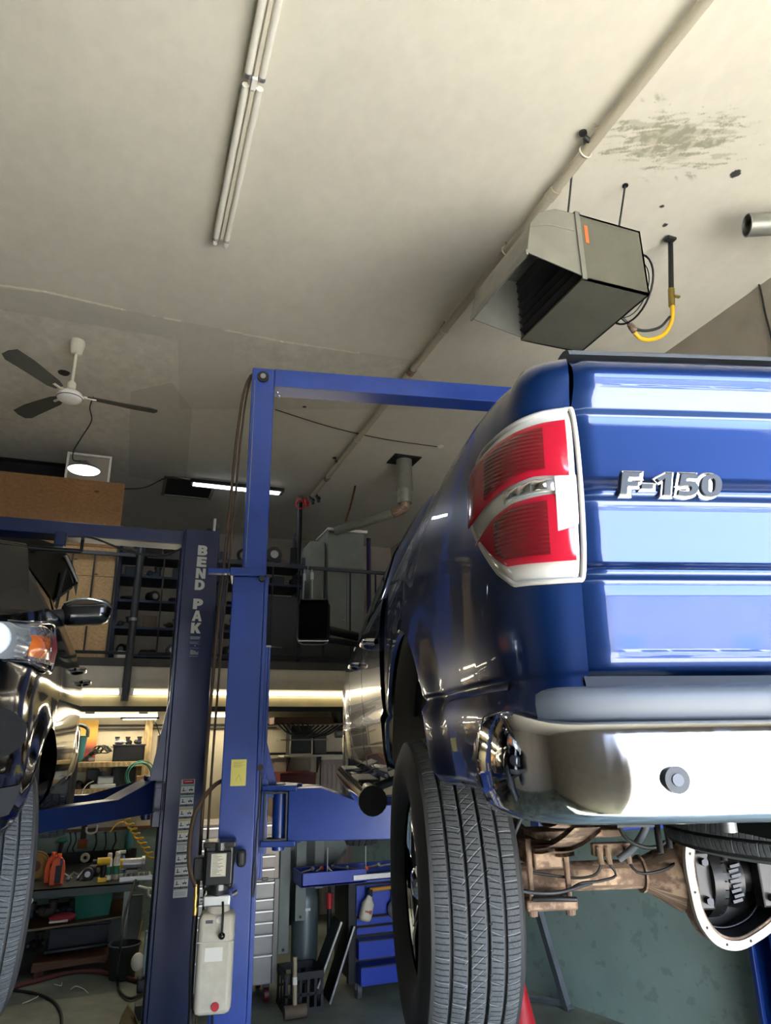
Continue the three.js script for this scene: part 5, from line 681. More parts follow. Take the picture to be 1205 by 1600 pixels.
// ---------- back wall, workbench and floor ----------
{
  const sh = (label, x0, x1, y, d) => { const s = thing('wall_shelf', label, 'shelf'); part(s, 'shelf_plank', span(x0, x1, y - .055, y, WZ + .012, WZ + d, .004), M.wood); part(s, 'shelf_cleat', span(x0, x1, y - .11, y - .056, WZ, WZ + .04, .003), M.wood); return s; };
  sh('upper pine shelf on the cream back wall', -1.3, .30, 1.80, .38); sh('lower pine shelf on the cream back wall', -1.3, .32, 1.52, .40);
  solo('wood_post', 'raw pine post on the cream wall at the end of the shelves', 'post', span(.30, .39, 1.30, 2.42, WZ, WZ + .09, .003), M.wood);
  const pc = thing('wall_picture', 'sunset canvas picture in orange and purple on the shelf', 'picture'); part(pc, 'canvas', box(.40, .46, .02, -.42, 2.03, WZ + .03, .003), M.cream); part(pc, 'picture_print', plate(.40, .46).translate(-.42, 2.03, WZ + .0415), std(0xffffff, .7, 0, { map: canvasTex(128, 160, (c, w, h) => { const g = c.createLinearGradient(0, 0, 0, h); g.addColorStop(0, '#e9bd62'); g.addColorStop(.45, '#e2a04c'); g.addColorStop(.62, '#c06a44'); g.addColorStop(.72, '#7a3f46'); g.addColorStop(.85, '#a04c3a'); g.addColorStop(1, '#3c2834'); c.fillStyle = g; c.fillRect(0, 0, w, h); }) }));
  const bk = thing('teal_bucket', 'teal plastic bucket with a hose over its rim on the upper shelf', 'bucket', [-.42, 1.80, WZ + .22]); part(bk, 'bucket_wall', lathe([[.075, 0], [.10, .27], [.112, .275], [.112, .285], [.096, .285], [.072, .01], [0, .01]], 24), M.teal); part(bk, 'draped_hose', tube([[-.06, .24, 0], [-.08, .33, 0], [0, .40, .02], [.09, .36, .03], [.10, .27, .05]], .022, 30, 8), M.blackHose);
  const cr = thing('black_crate', 'black crate full of metal parts on the upper shelf', 'crate', [.14, 1.80, WZ + .2]); part(cr, 'crate_wall', merge([span(-.17, .17, 0, .17, .11, .12), span(-.17, .17, 0, .17, -.12, -.11), span(-.17, -.16, 0, .17, -.12, .12), span(.16, .17, 0, .17, -.12, .12), span(-.17, .17, 0, .01, -.12, .12)]), M.black); part(cr, 'crate_rim', merge([span(-.18, .18, .165, .185, .115, .13, .003)]), M.darkPlastic);
  for (let i = 0; i < 6; i++) gearbox(['bright fitting lowest at the harness end of the black crate', 'dull iron fitting lowest in the middle of the black crate', 'grey fitting lowest at the pine post end of the black crate', 'bright fitting on top at the harness end of the black crate', 'dull iron fitting on top in the middle of the black crate', 'grey fitting on top at the pine post end of the black crate'][i], [.02 + (i % 3) * .11, 1.93 + (i > 2 ? .05 : 0), WZ + .16 + (i % 2) * .08], [M.steel, M.castIron, M.darkSteel][i % 3], .36, 'metal fittings heaped in the crate', i);
  const hn = thing('wiring_harness', 'tangled dark wiring harness left of the black crate', 'harness', [-.2, 1.80, WZ + .22]); for (let i = 0; i < 8; i++) part(hn, 'wire_loop', tube(Array.from({ length: 8 }, (_, k) => [(-.14 + k * .04) + rr(-.02, .02), .015 + .13 * Math.sin(k / 7 * PI * .8) * rr(.3, 1) + k * .008, rr(-.05, .06)]), .007, 28, 5), i % 3 ? M.blackHose : worn(0x45504a, .7)); part(hn, 'connector', box(.06, .03, .04, -.05, .03, .06, .005), M.steel);
  const tl = thing('router_tool', 'white machine with label plate on the lower shelf', 'tool', [-.10, 1.52, WZ + .26]); part(tl, 'tool_base', box(.27, .045, .16, 0, .022, 0, .012), std(0xb9bdb6, .4, .3)); part(tl, 'tool_body', box(.17, .085, .12, .02, .085, 0, .015), std(0xc4c9c4, .5)); part(tl, 'tool_knob', cyl(.03, .05, -.02, .15, 0, 14), M.greyPlastic); part(tl, 'tool_handle', rod([.09, .12, 0], [.10, .22, 0], .012, 8), M.darkPlastic); part(tl, 'tool_cord', tube([[-.1, .08, .05], [-.16, .05, .08], [-.2, -.02, .14], [-.21, -.15, .15], [-.22, -.3, .14]], .006, 24, 5), M.cream);
  for (const [i, x] of [-.50, -.36, -.24].entries()) { const m = thing('ear_muff', 'black domed motor cap on the lower shelf', 'car part', [x, 1.52, WZ + .24], 0, 'black domed caps on the lower shelf'); part(m, 'dome', lathe([[.055, 0], [.058, .04], [.04, .075], [0, .09]], 18), M.black); part(m, 'base_ring', new THREE.TorusGeometry(.055, .008, 6, 18).rotateX(PI / 2).translate(0, .01, 0), M.darkPlastic); }
  carton('dark square box behind the white machine on the lower shelf', [-.22, 1.52, WZ + .1], .13, .19, .1, M.darkPlastic); carton('black battery shaped box under the crate on the lower shelf', [.16, 1.52, WZ + .14], .16, .2, .16, M.black); carton('dark box next to the wire coil on the lower shelf', [.04, 1.52, WZ + .2], .1, .22, .1, worn(0x24303a, .7));
  const wc = thing('wire_coil', 'coil of green wire hung over the end of the lower shelf', 'wire', [.27, 1.66, WZ + .44]); for (let i = 0; i < 5; i++) part(wc, 'wire_turn', new THREE.TorusGeometry(.12 + i * .008, .006, 5, 30).rotateX(.1 * i).rotateY(-.2 + i * .1).translate(rr(-.01, .01), rr(-.01, .02), i * .008), std(0x3f8a78, .6));
  part(wc, 'wire_plug', box(.09, .1, .04, .02, -.06, .03, .01), std(0xb08a5c, .7));
}
{ // steel workbench
  const t = thing('workbench', 'dark steel workbench along the grey-green wall', 'workbench'), y = .735, z0 = WZ + .02, z1 = -7.75, x1 = .23;
  part(t, 'bench_top', merge([span(-2.6, x1 + .1, y - .012, y, z0, z1), span(-2.6, x1 + .1, y - .075, y, z1 - .012, z1)]), worn(0x3f4745, .5, .5)); part(t, 'bench_backboard', span(-2.6, x1 + .1, y, y + .12, z0, z0 + .02), M.iron);
  for (const [x, z] of [[x1, z1 - .03], [x1, z0 + .05], [-2.5, z1 - .03], [-1.1, z1 - .03]]) part(t, 'bench_leg', span(x - .028, x + .028, 0, y - .01, z - .028, z + .028, .003), worn(0x7f8b88, .5, .4));
  part(t, 'bench_shelf', patch((u, v) => [lerp(-2.5, x1, u), .40 + .05 * (2 * u - 1) ** 2, lerp(z1 - .04, z0 + .3, v)], 16, 2), M.brownWood, 'sagging wooden shelf under the bench'); part(t, 'shelf_edge', tube(Array.from({ length: 9 }, (_, i) => [lerp(-2.5, x1, i / 8), .395 + .05 * (i / 4 - 1) ** 2, z1 - .04]), .010, 30, 6), worn(0x7a6a50, .8));
  const lp = thing('bench_plate', 'pale metal plate on the bench end beside the navy post', 'plate', [.30, y, -8.0]); part(lp, 'plate_sheet', box(.3, .02, .35, 0, .01, 0, .003), M.alu); part(lp, 'plate_lip', box(.3, .04, .02, 0, .02, .17, .003), M.alu);
  const B = (px, py, z) => onZ(px, py, z).x;
  // bottles and tools on the bench
  for (const [i, px] of [80, 90].entries()) { const b = thing('oil_jug', i ? 'orange oil jug with black front label on the bench' : 'orange oil jug behind its twin on the bench', 'jug', [B(px, 1360, -7.95), y + .007, -7.95 - .14 * (1 - i)]); part(b, 'jug_body', ext([[-.055, 0], [.055, 0], [.06, .12], [.045, .19], [.02, .22], [-.02, .22], [-.045, .19], [-.06, .12]], .06, .006).translate(0, 0, -.03), M.orange); part(b, 'jug_label', box(.055, .15, .005, .01, .085, .04, .002), M.black); part(b, 'jug_cap', cyl(.022, .035, 0, .24, 0, 14), M.orange); part(b, 'jug_spout', cyl(.014, .06, .03, .19, .035, 10), M.greyPlastic); }
  const sp = (label, px, h, body, cap) => { const b = thing('spray_can', label, 'spray can', [B(px, 1365, -7.98), y, -7.98]); part(b, 'can_body', lathe([[0, 0], [.03, 0], [.031, .01], [.031, h * .72], [.026, h * .8], [.014, h * .84], [0, h * .84]], 20), body); part(b, 'can_label', cyl(.0318, h * .3, 0, h * .35, 0, 20), M.green); part(b, 'can_cap', lathe([[.022, h * .8], [.022, h * .97], [.016, h], [0, h]], 16), cap); return b; };
  sp('white spray can with green label on the bench', 169, .24, M.white, M.white); sp('taller cream spray can with printed label on the bench', 181, .25, M.cream, M.cream);
  const st = thing('trigger_sprayer', 'clear blue bottle with white trigger head on the bench', 'bottle', [B(191, 1352, -8.3), y, -8.3]); part(st, 'bottle_body', lathe([[0, 0], [.045, 0], [.048, .02], [.045, .1], [.02, .15], [.015, .17]], 20), phy(0x7fa8c9, .2)); part(st, 'sprayer_head', merge([box(.07, .03, .025, -.01, .2, 0, .006), rod([-.02, .19, 0], [-.035, .13, 0], .006, 6)]), M.white); part(st, 'blue_ball', sph(.03, .045, .04, .05), std(0x2f62b8, .4));
  const dr = thing('cordless_drill', 'yellow and black cordless drill standing on the bench', 'drill', [B(160, 1370, -7.9), y, -7.9]); part(dr, 'battery', box(.085, .04, .07, 0, .02, 0, .008), M.yellow); part(dr, 'grip', rod([0, .03, 0], [.01, .15, 0], .022, 10), M.black); part(dr, 'drill_body', rod([-.06, .18, 0], [.06, .18, 0], .034, 14), M.yellow); part(dr, 'chuck', rod([-.10, .18, 0], [-.06, .18, 0], .02, 12), M.black);
  for (const [i, px] of [108, 123].entries()) { const c = thing('spring_clamp', 'bright metal clamp lying on the bench', 'tool', [B(px, 1362, -8.1), y, -8.1], i * .6, 'metal clamps on the bench'); part(c, 'clamp_jaw', rod([-.05, .07, 0], [.03, .02, 0], .009, 8), M.steel); part(c, 'clamp_jaw', rod([.05, .075, 0], [-.02, .015, .01], .009, 8), M.steel); part(c, 'clamp_foot', sph(.022, 0, .022, 0), M.alu); }
  for (const [i, [px, w]] of [[137, .08], [147, .07], [154, .05]].entries()) alternator(['dark small motor under the tape roll on the bench', 'black pump part beside the drill on the bench', 'black tool holder just left of the drill'][i], [B(px, 1365 - i * 4, -8.1 - i * .17), y, -8.1 - i * .17], [M.castIron, M.black, M.iron][i], .75, undefined, i);
  const hr = thing('yellow_reel', 'dull yellow cord reel leaning on the bench beside the black car', 'reel', [B(58, 1336, -8.3), y + .13, -8.3]); part(hr, 'reel_disc', rod([0, 0, -.03], [0, 0, .0], .125, 28), worn(0x9a7a34, .7)); part(hr, 'reel_disc', rod([0, 0, .04], [0, 0, .06], .11, 28), worn(0x9a7a34, .7)); part(hr, 'reel_core', rod([0, 0, -.03], [0, 0, .07], .05, 18), M.brownWood);
  const vs = thing('bench_grinder', 'small silver grinder on the bench end by the navy post', 'tool', [.26, y + .022, -8.06]); part(vs, 'motor', rod([-.09, .1, 0], [.09, .1, 0], .05, 18), M.alu); part(vs, 'wheel', rod([.09, .1, 0], [.12, .1, 0], .062, 20), M.steel); part(vs, 'wheel', rod([-.12, .1, 0], [-.09, .1, 0], .05, 20), M.yellow); part(vs, 'stand', box(.12, .05, .1, 0, .025, 0, .01), M.steel);
  for (let i = 0; i < 5; i++) { const c = thing('socket_piece', 'loose bright socket on the bench end plate', 'tool', [.2 + .05 * i, y + .02, -7.9 + .03 * (i % 2)], 0, 'loose sockets on the bench end'); part(c, 'socket_wall', cyl(.018, .04, 0, .02, 0, 12), M.steel); part(c, 'socket_bore', cyl(.011, .042, 0, .0205, 0, 8), M.black); }
  // on the wall behind
  const wallZ = WZ + .03, at = (px, py) => onZ(px, py, wallZ);
  { const p = at(133, 1340), r = thing('tape_roll', 'white tape roll hung on the grey-green wall', 'tape', [p.x, p.y, wallZ]); part(r, 'roll', new THREE.TorusGeometry(.038, .016, 8, 26), M.white); part(r, 'core', new THREE.TorusGeometry(.022, .004, 6, 20).translate(0, 0, .01), M.cream); }
  { const p = at(129, 1318), r = thing('orange_holder', 'rusty orange tool holder on the grey-green wall', 'holder', [p.x, p.y, wallZ]); part(r, 'pocket', box(.10, .09, .05, 0, 0, .02, .006), std(0x8a4a2a, .7)); part(r, 'back_strip', box(.06, .2, .01, 0, .12, 0, .003), worn(0x3d2a22, .8)); }
  { const p = at(201, 1312), r = thing('teal_bottle', 'teal squeeze bottle hung against the grey-green wall', 'bottle', [p.x, p.y - .1, wallZ + .05]); part(r, 'bottle_body', lathe([[0, 0], [.035, .0], [.045, .03], [.045, .14], [.02, .19], [.012, .24]], 20), std(0x3b7d88, .5)); part(r, 'bottle_foot', cyl(.03, .04, 0, -.02, 0, 14), M.black); }
  { const p = at(97, 1318), r = thing('green_hose_tool', 'green handled air tool hanging on the grey-green wall', 'tool', [p.x, p.y, wallZ]); part(r, 'tool_head', sph(.04, 0, .03, .02, 1.3, .7, .6), M.green); part(r, 'tool_grip', rod([0, .02, .02], [-.02, -.14, .02], .024, 10), M.black); part(r, 'tool_trigger', rod([-.07, .02, .02], [-.02, .03, .02], .01, 6), M.green); }
  { const p = at(143, 1296), r = thing('chrome_hook', 'white bent hook under the arm of the navy lift', 'hook', [p.x, p.y, WZ + .06]); part(r, 'hook_bar', tube([[-.055, .03, 0], [-.045, -.025, 0], [0, -.04, 0], [.05, -.02, 0], [.055, .03, 0]], .012, 24, 7), M.white); part(r, 'hook_tip', sph(.014, .055, .035, 0), M.white); }
  { const A = V3(.18, 1.60, -8.0), B2 = onZ(236, 1343, -8.3), pts = []; const s0 = onZ(198, 1280, -8.2), s1 = onZ(238, 1340, -8.2); for (let i = 0; i <= 120; i++) { const f = i / 120, a = f * PI * 2 * 8, p = s0.clone().lerp(s1, f); pts.push([p.x + .035 * Math.cos(a), p.y + .018 * Math.sin(a), p.z + .035 * Math.sin(a)]); } solo('coiled_air_hose', 'yellow coiled air hose hanging beside the navy post', 'hose', tube(pts, .008, 360, 6), M.yellow); const q0 = onZ(172, 1300, -8.2), q1 = onZ(194, 1284, -8.2); solo('air_hose_tail', 'short yellow hose end above the coiled air hose', 'hose', tube([q0, q0.clone().lerp(q1, .5).add(V3(0, .03, 0)), q1], .008, 16, 6), M.yellow); }
  for (const [i, [px, l]] of [[110, .22], [150, .26], [165, .3], [180, .2], [118, .2]].entries()) { const p = at(px, 1302); const c = thing('hanging_tool', ['black wrench strung on the wall right of the green air tool', 'black hose end hanging right of the tape roll', 'long dark pry bar hanging on the wall by the spray cans', 'short dark hammer hanging on the wall left of the teal bottle', 'thin black cable hanging left of the tape roll'][i], 'tool', [p.x, p.y, wallZ]); part(c, 'tool_bar', tube([[0, 0, 0], [.015, -l * .4, .005], [-.01, -l * .8, .005], [.015, -l, .008]], .007 + (i % 2) * .003, 18, 6), M.iron); part(c, 'tool_hook', sph(.014, 0, .005, 0), M.darkSteel); }
  // below the bench
  const gt = thing('green_tote', 'green plastic tote on the sagging shelf under the bench', 'tote', [onZ(145, 1420, -8.0).x, .405, -8.05]); part(gt, 'tote_wall', new THREE.CylinderGeometry(.21, .18, .25, 4, 1, false).rotateY(PI / 4).scale(1.15, 1, .8).translate(0, .125, 0), std(0x23695a, .5)); part(gt, 'tote_rim', merge([box(.37, .02, .25, 0, .25, 0, .006)]), std(0x1d5a4c, .5)); part(gt, 'tote_lid_gap', box(.33, .012, .2, 0, .262, 0, .004), M.black);
  const rg = thing('red_rag', 'red shop rag box lying on the sagging shelf', 'rag', [onZ(97, 1440, -7.85).x, .445, -7.9]); part(rg, 'rag_fold', sph(.10, 0, .02, 0, 1.2, .4, .7), std(0x9c2f36, .8)); part(rg, 'rag_edge', box(.16, .02, .1, -.03, .0, .03, .006), M.cream);
  for (let i = 0; i < 9; i++) { const x = -.99 + (i % 5) * .18, lo = i > 4; gearbox((lo ? 'greasy car part on the floor pallet under the bench, ' : 'greasy car part on the sagging shelf under the bench, ') + ['nearest the black car', 'second from the black car', 'third from the black car', 'fourth from the black car', 'fifth from the black car'][lo ? i - 5 : i], [x + (lo ? .45 : 0), lo ? .13 : .44, (lo ? -8.3 : -8.1) + rr(-.03, .03)], partMats[i % 5], rr(.5, .6), lo ? 'greasy parts on the floor pallet' : 'greasy parts on the bench shelf', rr(-1, 1)); }
  const pa = thing('engine_panel', 'dark dusty radiator lying under the bench', 'radiator', [-.16, .13, -8.05]); part(pa, 'core', box(.52, .20, .06, 0, .12, 0, .006), worn(0x26262c, .6, .3)); part(pa, 'top_tank', box(.55, .03, .08, 0, .235, 0, .008), M.iron); part(pa, 'rod', rod([-.28, .04, .08], [.28, .06, .08], .018, 10), M.darkSteel);
  const pl = thing('floor_pallet', 'brown wooden board pallet on the floor under the bench', 'pallet', [-.16, 0, -8.0]); part(pl, 'front_board', box(.72, .05, .03, 0, .10, .17, .004).rotateZ(.05), M.brownWood); part(pl, 'deck_board', box(.72, .02, .34, 0, .118, 0, .003), M.brownWood); for (const x of [-.3, .3]) part(pl, 'foot_block', box(.08, .09, .3, x, .045, 0, .003), M.brownWood);
  const wb = thing('waste_bucket', 'dark grey plastic bucket on the floor beside the bench leg', 'bucket', [onY(190, 1523, 0).x, 0, onY(190, 1523, 0).z + .10]); part(wb, 'bucket_wall', lathe([[0, .005], [.11, .005], [.135, .26], [.145, .262], [.145, .275], [.13, .275], [.107, .012], [0, .012]], 28), M.darkPlastic); part(wb, 'bucket_rim', new THREE.TorusGeometry(.14, .007, 6, 30).rotateX(PI / 2).translate(0, .27, 0), M.greyPlastic);
  const gx = thing('grey_board', 'grey board standing on the floor behind the bench leg', 'board'); part(gx, 'board_face', span(.0, .42, .02, .46, -8.62, -8.6, .003), worn(0x7b8890, .7)); part(gx, 'board_lip', span(.0, .42, .46, .475, -8.63, -8.59, .003), worn(0x7b8890, .7));
  solo('broom_stick', 'thin wooden pole leaning beside the bench leg', 'pole', rod(onY(203, 1525, .02), onZ(222, 1440, -8.3), .013, 8), M.brownWood);
  const wh = thing('grab_rail', 'white curved handle on the shelf edge by the black car', 'handle'); part(wh, 'handle_bar', tube([onZ(33, 1414, -7.7), onZ(46, 1404, -7.7), onZ(50, 1407, -7.7), onZ(44, 1414, -7.7), onZ(33, 1417, -7.7)], .012, 30, 7), M.white); part(wh, 'handle_foot', sph(.016, ...onZ(34, 1416, -7.7).toArray()), M.white);
  const ck = thing('white_hook', 'white curved hook at the bench end beside the navy post', 'hook'); part(ck, 'hook_bar', tube([onZ(238, 1390, -7.72), onZ(233, 1388, -7.72), onZ(232, 1398, -7.72), onZ(238, 1402, -7.72)], .012, 20, 7), M.white); part(ck, 'hook_stem', rod(onZ(238, 1390, -7.72), V3(.32, .70, -7.76), .011, 8), M.white);
}
{ // floor hoses near the bench
  const F = (a, b, y = .02) => onY(a, b, y);
  solo('red_air_hose', 'dull red rubber hose arching over the floor by the bench', 'hose', tube([F(-40, 1580), F(16, 1544), F(60, 1532), F(110, 1519), F(150, 1518), F(190, 1526), F(215, 1533)], .019, 60, 8), M.redHose); solo('black_cable', 'black cable curving over the floor in front of the red hose', 'cable', tube([F(-20, 1546, .012), F(16, 1547, .012), F(50, 1551, .012), F(80, 1562, .012), F(94, 1580, .012), F(97, 1620, .012)], .011, 50, 6), M.blackHose);
  solo('black_loop_cable', 'black cable looping down beside the foot of the navy post', 'cable', tube([onZ(212, 1375, -7.4), onZ(195, 1430, -7.1), onZ(188, 1480, -6.9), F(183, 1528, .03), F(190, 1552, .02), F(205, 1560, .02), F(225, 1552, .02)], .011, 60, 6), M.blackHose);
  const p = F(228, 1560, 0), ac = thing('grey_actuator', 'pale blue-grey metal jack part standing at the foot of the navy post', 'tool', [p.x, 0, p.z - .2]); part(ac, 'column', box(.07, .34, .07, 0, .28, 0, .006), worn(0x8fa6a8, .5, .3)); part(ac, 'base', box(.14, .1, .12, 0, .05, 0, .01), M.darkSteel); part(ac, 'cap', cyl(.02, .06, 0, .47, 0, 12), M.steel); part(ac, 'white_cover', sph(.07, -.08, .22, 0, .8, 1, .7), M.cream);
  carton('small black box on the floor in front of the navy post foot', [F(222, 1590, 0).x, 0, F(222, 1590, 0).z], .12, .09, .12, M.black);
  const b = thing('straw_broom', 'yellow straw broom head poking up at the floor edge', 'broom', [F(192, 1640, 0).x, 0, F(192, 1640, 0).z]); part(b, 'bristles', ext([[-.06, 0], [.07, 0], [.085, .13], [.05, .20], [.01, .25], [-.02, .20], [-.05, .08]], .04, .008).translate(0, 0, -.02), worn(0x9a8450, .95)); part(b, 'binding', box(.1, .02, .06, .01, .06, 0, .006), M.brownWood); part(b, 'dark_clump', sph(.06, -.09, .04, 0, 1.2, .7, .8), M.black);
  for (const pts of [[[35, 1568], [50, 1562], [60, 1556], [52, 1550]], [[110, 1546], [118, 1541], [130, 1545], [138, 1552]], [[85, 1538], [95, 1540], [97, 1535]]]) solo('wire_scrap', 'thin white wire scrap lying on the concrete floor', 'wire', tube(pts.map(([a, c]) => F(a, c, .006)), .004, 20, 5), M.white, null, 0, 'white wire scraps on the floor');
}
{ // silver roller tool chest behind the bright blue post
  const t = thing('tool_chest', 'tall silver roller tool chest behind the bright blue post', 'tool chest'), x0 = .70, x1 = 1.395, z1 = -6.4, z0 = -6.9, sil = worn(0x9c9c98, .45, .4);
  part(t, 'lower_case', span(x0, x1, .14, .90, z0, z1 - .012, .004), sil); part(t, 'upper_case', span(x0 + .02, x1 - .005, .90, 1.34, z0, z1 - .012, .004), worn(0x9e938a, .5, .3));
  const ys = [[.15, .355], [.365, .50], [.51, .59], [.60, .675], [.685, .76], [.77, .885]]; const yu = [[.915, .985], [.995, 1.085], [1.095, 1.16], [1.17, 1.235], [1.245, 1.325]];
  for (const [a, b] of ys.concat(yu)) { const d = part(t, 'drawer', span(x0 + .015, x1 - .045, a, b, z1 - .014, z1, .003), a < .9 ? sil : worn(0xa79c92, .5, .3)); part(d, 'drawer_pull', span(x0 + .015, x1 - .045, b - .016, b - .004, z1, z1 + .02, .003), std(0xe2e3e2, .3, .8)); }
  part(t, 'corner_post', span(x1 - .042, x1, .14, .90, z1 - .012, z1 + .004, .003), worn(0x86857f, .5, .4)); part(t, 'chest_badge', box(.05, .026, .004, 1.27, .905, z1 + .004, .001), M.black, 'small dark badge');
  const lg = canvasTex(128, 64, (c, w, h) => { c.fillStyle = '#222'; c.fillRect(0, 0, w, h); c.strokeStyle = '#d8d8d4'; c.lineWidth = 7; c.beginPath(); for (let i = 0; i < 9; i++) c.lineTo(12 + i * 13, 20 + (i % 2) * 24); c.stroke(); }); part(t, 'badge_print', plate(.046, .023).translate(1.27, .905, z1 + .0065), std(0xffffff, .5, 0, { map: lg }));
  for (const [x, z] of [[x0 + .07, z1 - .07], [x1 - .07, z1 - .07], [x0 + .07, z0 + .07], [x1 - .07, z0 + .07]]) { const c = part(t, 'caster', rod([x - .018, .055, z], [x + .018, .055, z], .055, 16), M.darkRed); part(c, 'caster_fork', box(.05, .08, .03, x, .10, z, .004), M.darkSteel); }
}
{ // blue tool cart behind the rear wheel
  const t = thing('tool_cart', 'blue drawer tool cart beside the pickup rear wheel', 'tool cart'), bl = phy(0x1c3fae, .4, .1, { clearcoat: .4 }), z1 = -6.2, z0 = -6.75, x0 = 1.98, x1 = 2.75;
  part(t, 'case', span(x0, x1, .12, .88, z0, z1 - .015, .004), M.iron); part(t, 'front_post', span(x0 - .04, x0 + .02, .12, .88, z1 - .05, z1, .004), M.iron);
  for (const [i, [a, b]] of [[.13, .27], [.30, .44], [.465, .525], [.535, .595], [.605, .84]].entries()) { const d = part(t, 'drawer', span(x0 + .03, x1 - .03, a, b, z1 - .015, z1 + (i < 2 ? .06 * (2 - i) : 0), .004), bl); part(d, 'drawer_lip', span(x0 + .03, x1 - .03, b - .012, b, z1 + (i < 2 ? .06 * (2 - i) : 0), z1 + .012 + (i < 2 ? .06 * (2 - i) : 0), .003), M.black); }
  const tr2 = part(t, 'top_tray', merge([span(x0 - .46, x1, .86, .875, -6.46, z1 + .06), span(x0 - .46, x0 + .1, .86, .965, z1 + .045, z1 + .06, .003), span(x0 - .46, x0 - .445, .86, .965, -6.46, z1 + .06, .003), span(x0 - .46, x1, .86, .965, -6.46, -6.445, .003)]), bl); part(t, 'tray_slide', span(x0 - .02, x1, .885, .925, z1 + .05, z1 + .075, .002), M.alu);
  for (const x of [x0 + .06, x1 - .06]) { const c = part(t, 'caster', rod([x - .018, .06, z1 - .06], [x + .018, .06, z1 - .06], .06, 18), M.greyPlastic); part(c, 'caster_fork', box(.05, .08, .04, x, .105, z1 - .06, .004), M.steel); }
  for (let i = 0; i < 9; i++) { const s = thing('tray_tool', `steel hand tool in the blue cart tray, ${['first', 'second with orange head', 'third', 'fourth', 'fifth', 'sixth with orange head', 'seventh', 'eighth', 'ninth'][i]} from the tray end`, 'tool', [x0 - .38 + i * .1, .875, z1 - .12 + .05 * (i % 3)], i * .9, 'hand tools in the cart tray'); part(s, 'tool_shaft', rod([-.06, .06 + .02 * (i % 2), 0], [.06, .09, 0], .009, 8), M.steel); part(s, 'tool_head', sph(.018, .06, .09, 0), i % 4 === 1 ? M.orange : M.steel); }
  for (const [i, x] of [x0 - .36, x0 - .02].entries()) { const s = thing('tray_rod', i ? 'thin upright screwdriver in the middle of the cart tray' : 'thin upright screwdriver at the end of the cart tray', 'tool', [x + .14, .875, z1 - .02]); part(s, 'rod_shaft', cyl(.006, .26, 0, .13, 0, 8), M.steel); part(s, 'rod_grip', cyl(.012, .08, 0, .04, 0, 10), M.darkPlastic); }
  const bo = thing('hanging_bottle', 'cream squeeze bottle with red print hanging on the blue cart', 'bottle', [2.06, .58, z1 + .06]); const bb = part(bo, 'bottle_body', lathe([[0, 0], [.045, 0], [.052, .02], [.052, .13], [.03, .16], [.02, .19]], 20).rotateZ(-.25), M.cream); part(bo, 'bottle_print', sph(.035, .02, .07, .035, 1, 1, .5), std(0xb5544a, .6)); part(bo, 'bottle_cap', cyl(.022, .05, .05, .20, 0, 12).rotateZ(0), M.black);
  const py = thing('pry_rod', 'yellow handled rod lying across the blue cart front', 'tool'); part(py, 'handle', rod([2.10, .80, z1 + .05], [2.6, .815, z1 + .05], .017, 10), std(0xc98f2e, .5)); part(py, 'handle_end', sph(.02, 2.10, .80, z1 + .05), M.black);
  const gl = thing('work_glove', 'grey work glove and white paper tucked on the blue cart front', 'glove'); part(gl, 'glove_palm', sph(.09, 2.36, .64, z1 + .04, 1, .9, .35), worn(0x6b7078, .8)); part(gl, 'paper_sheet', box(.14, .22, .006, 2.38, .70, z1 + .03), M.paper);
}
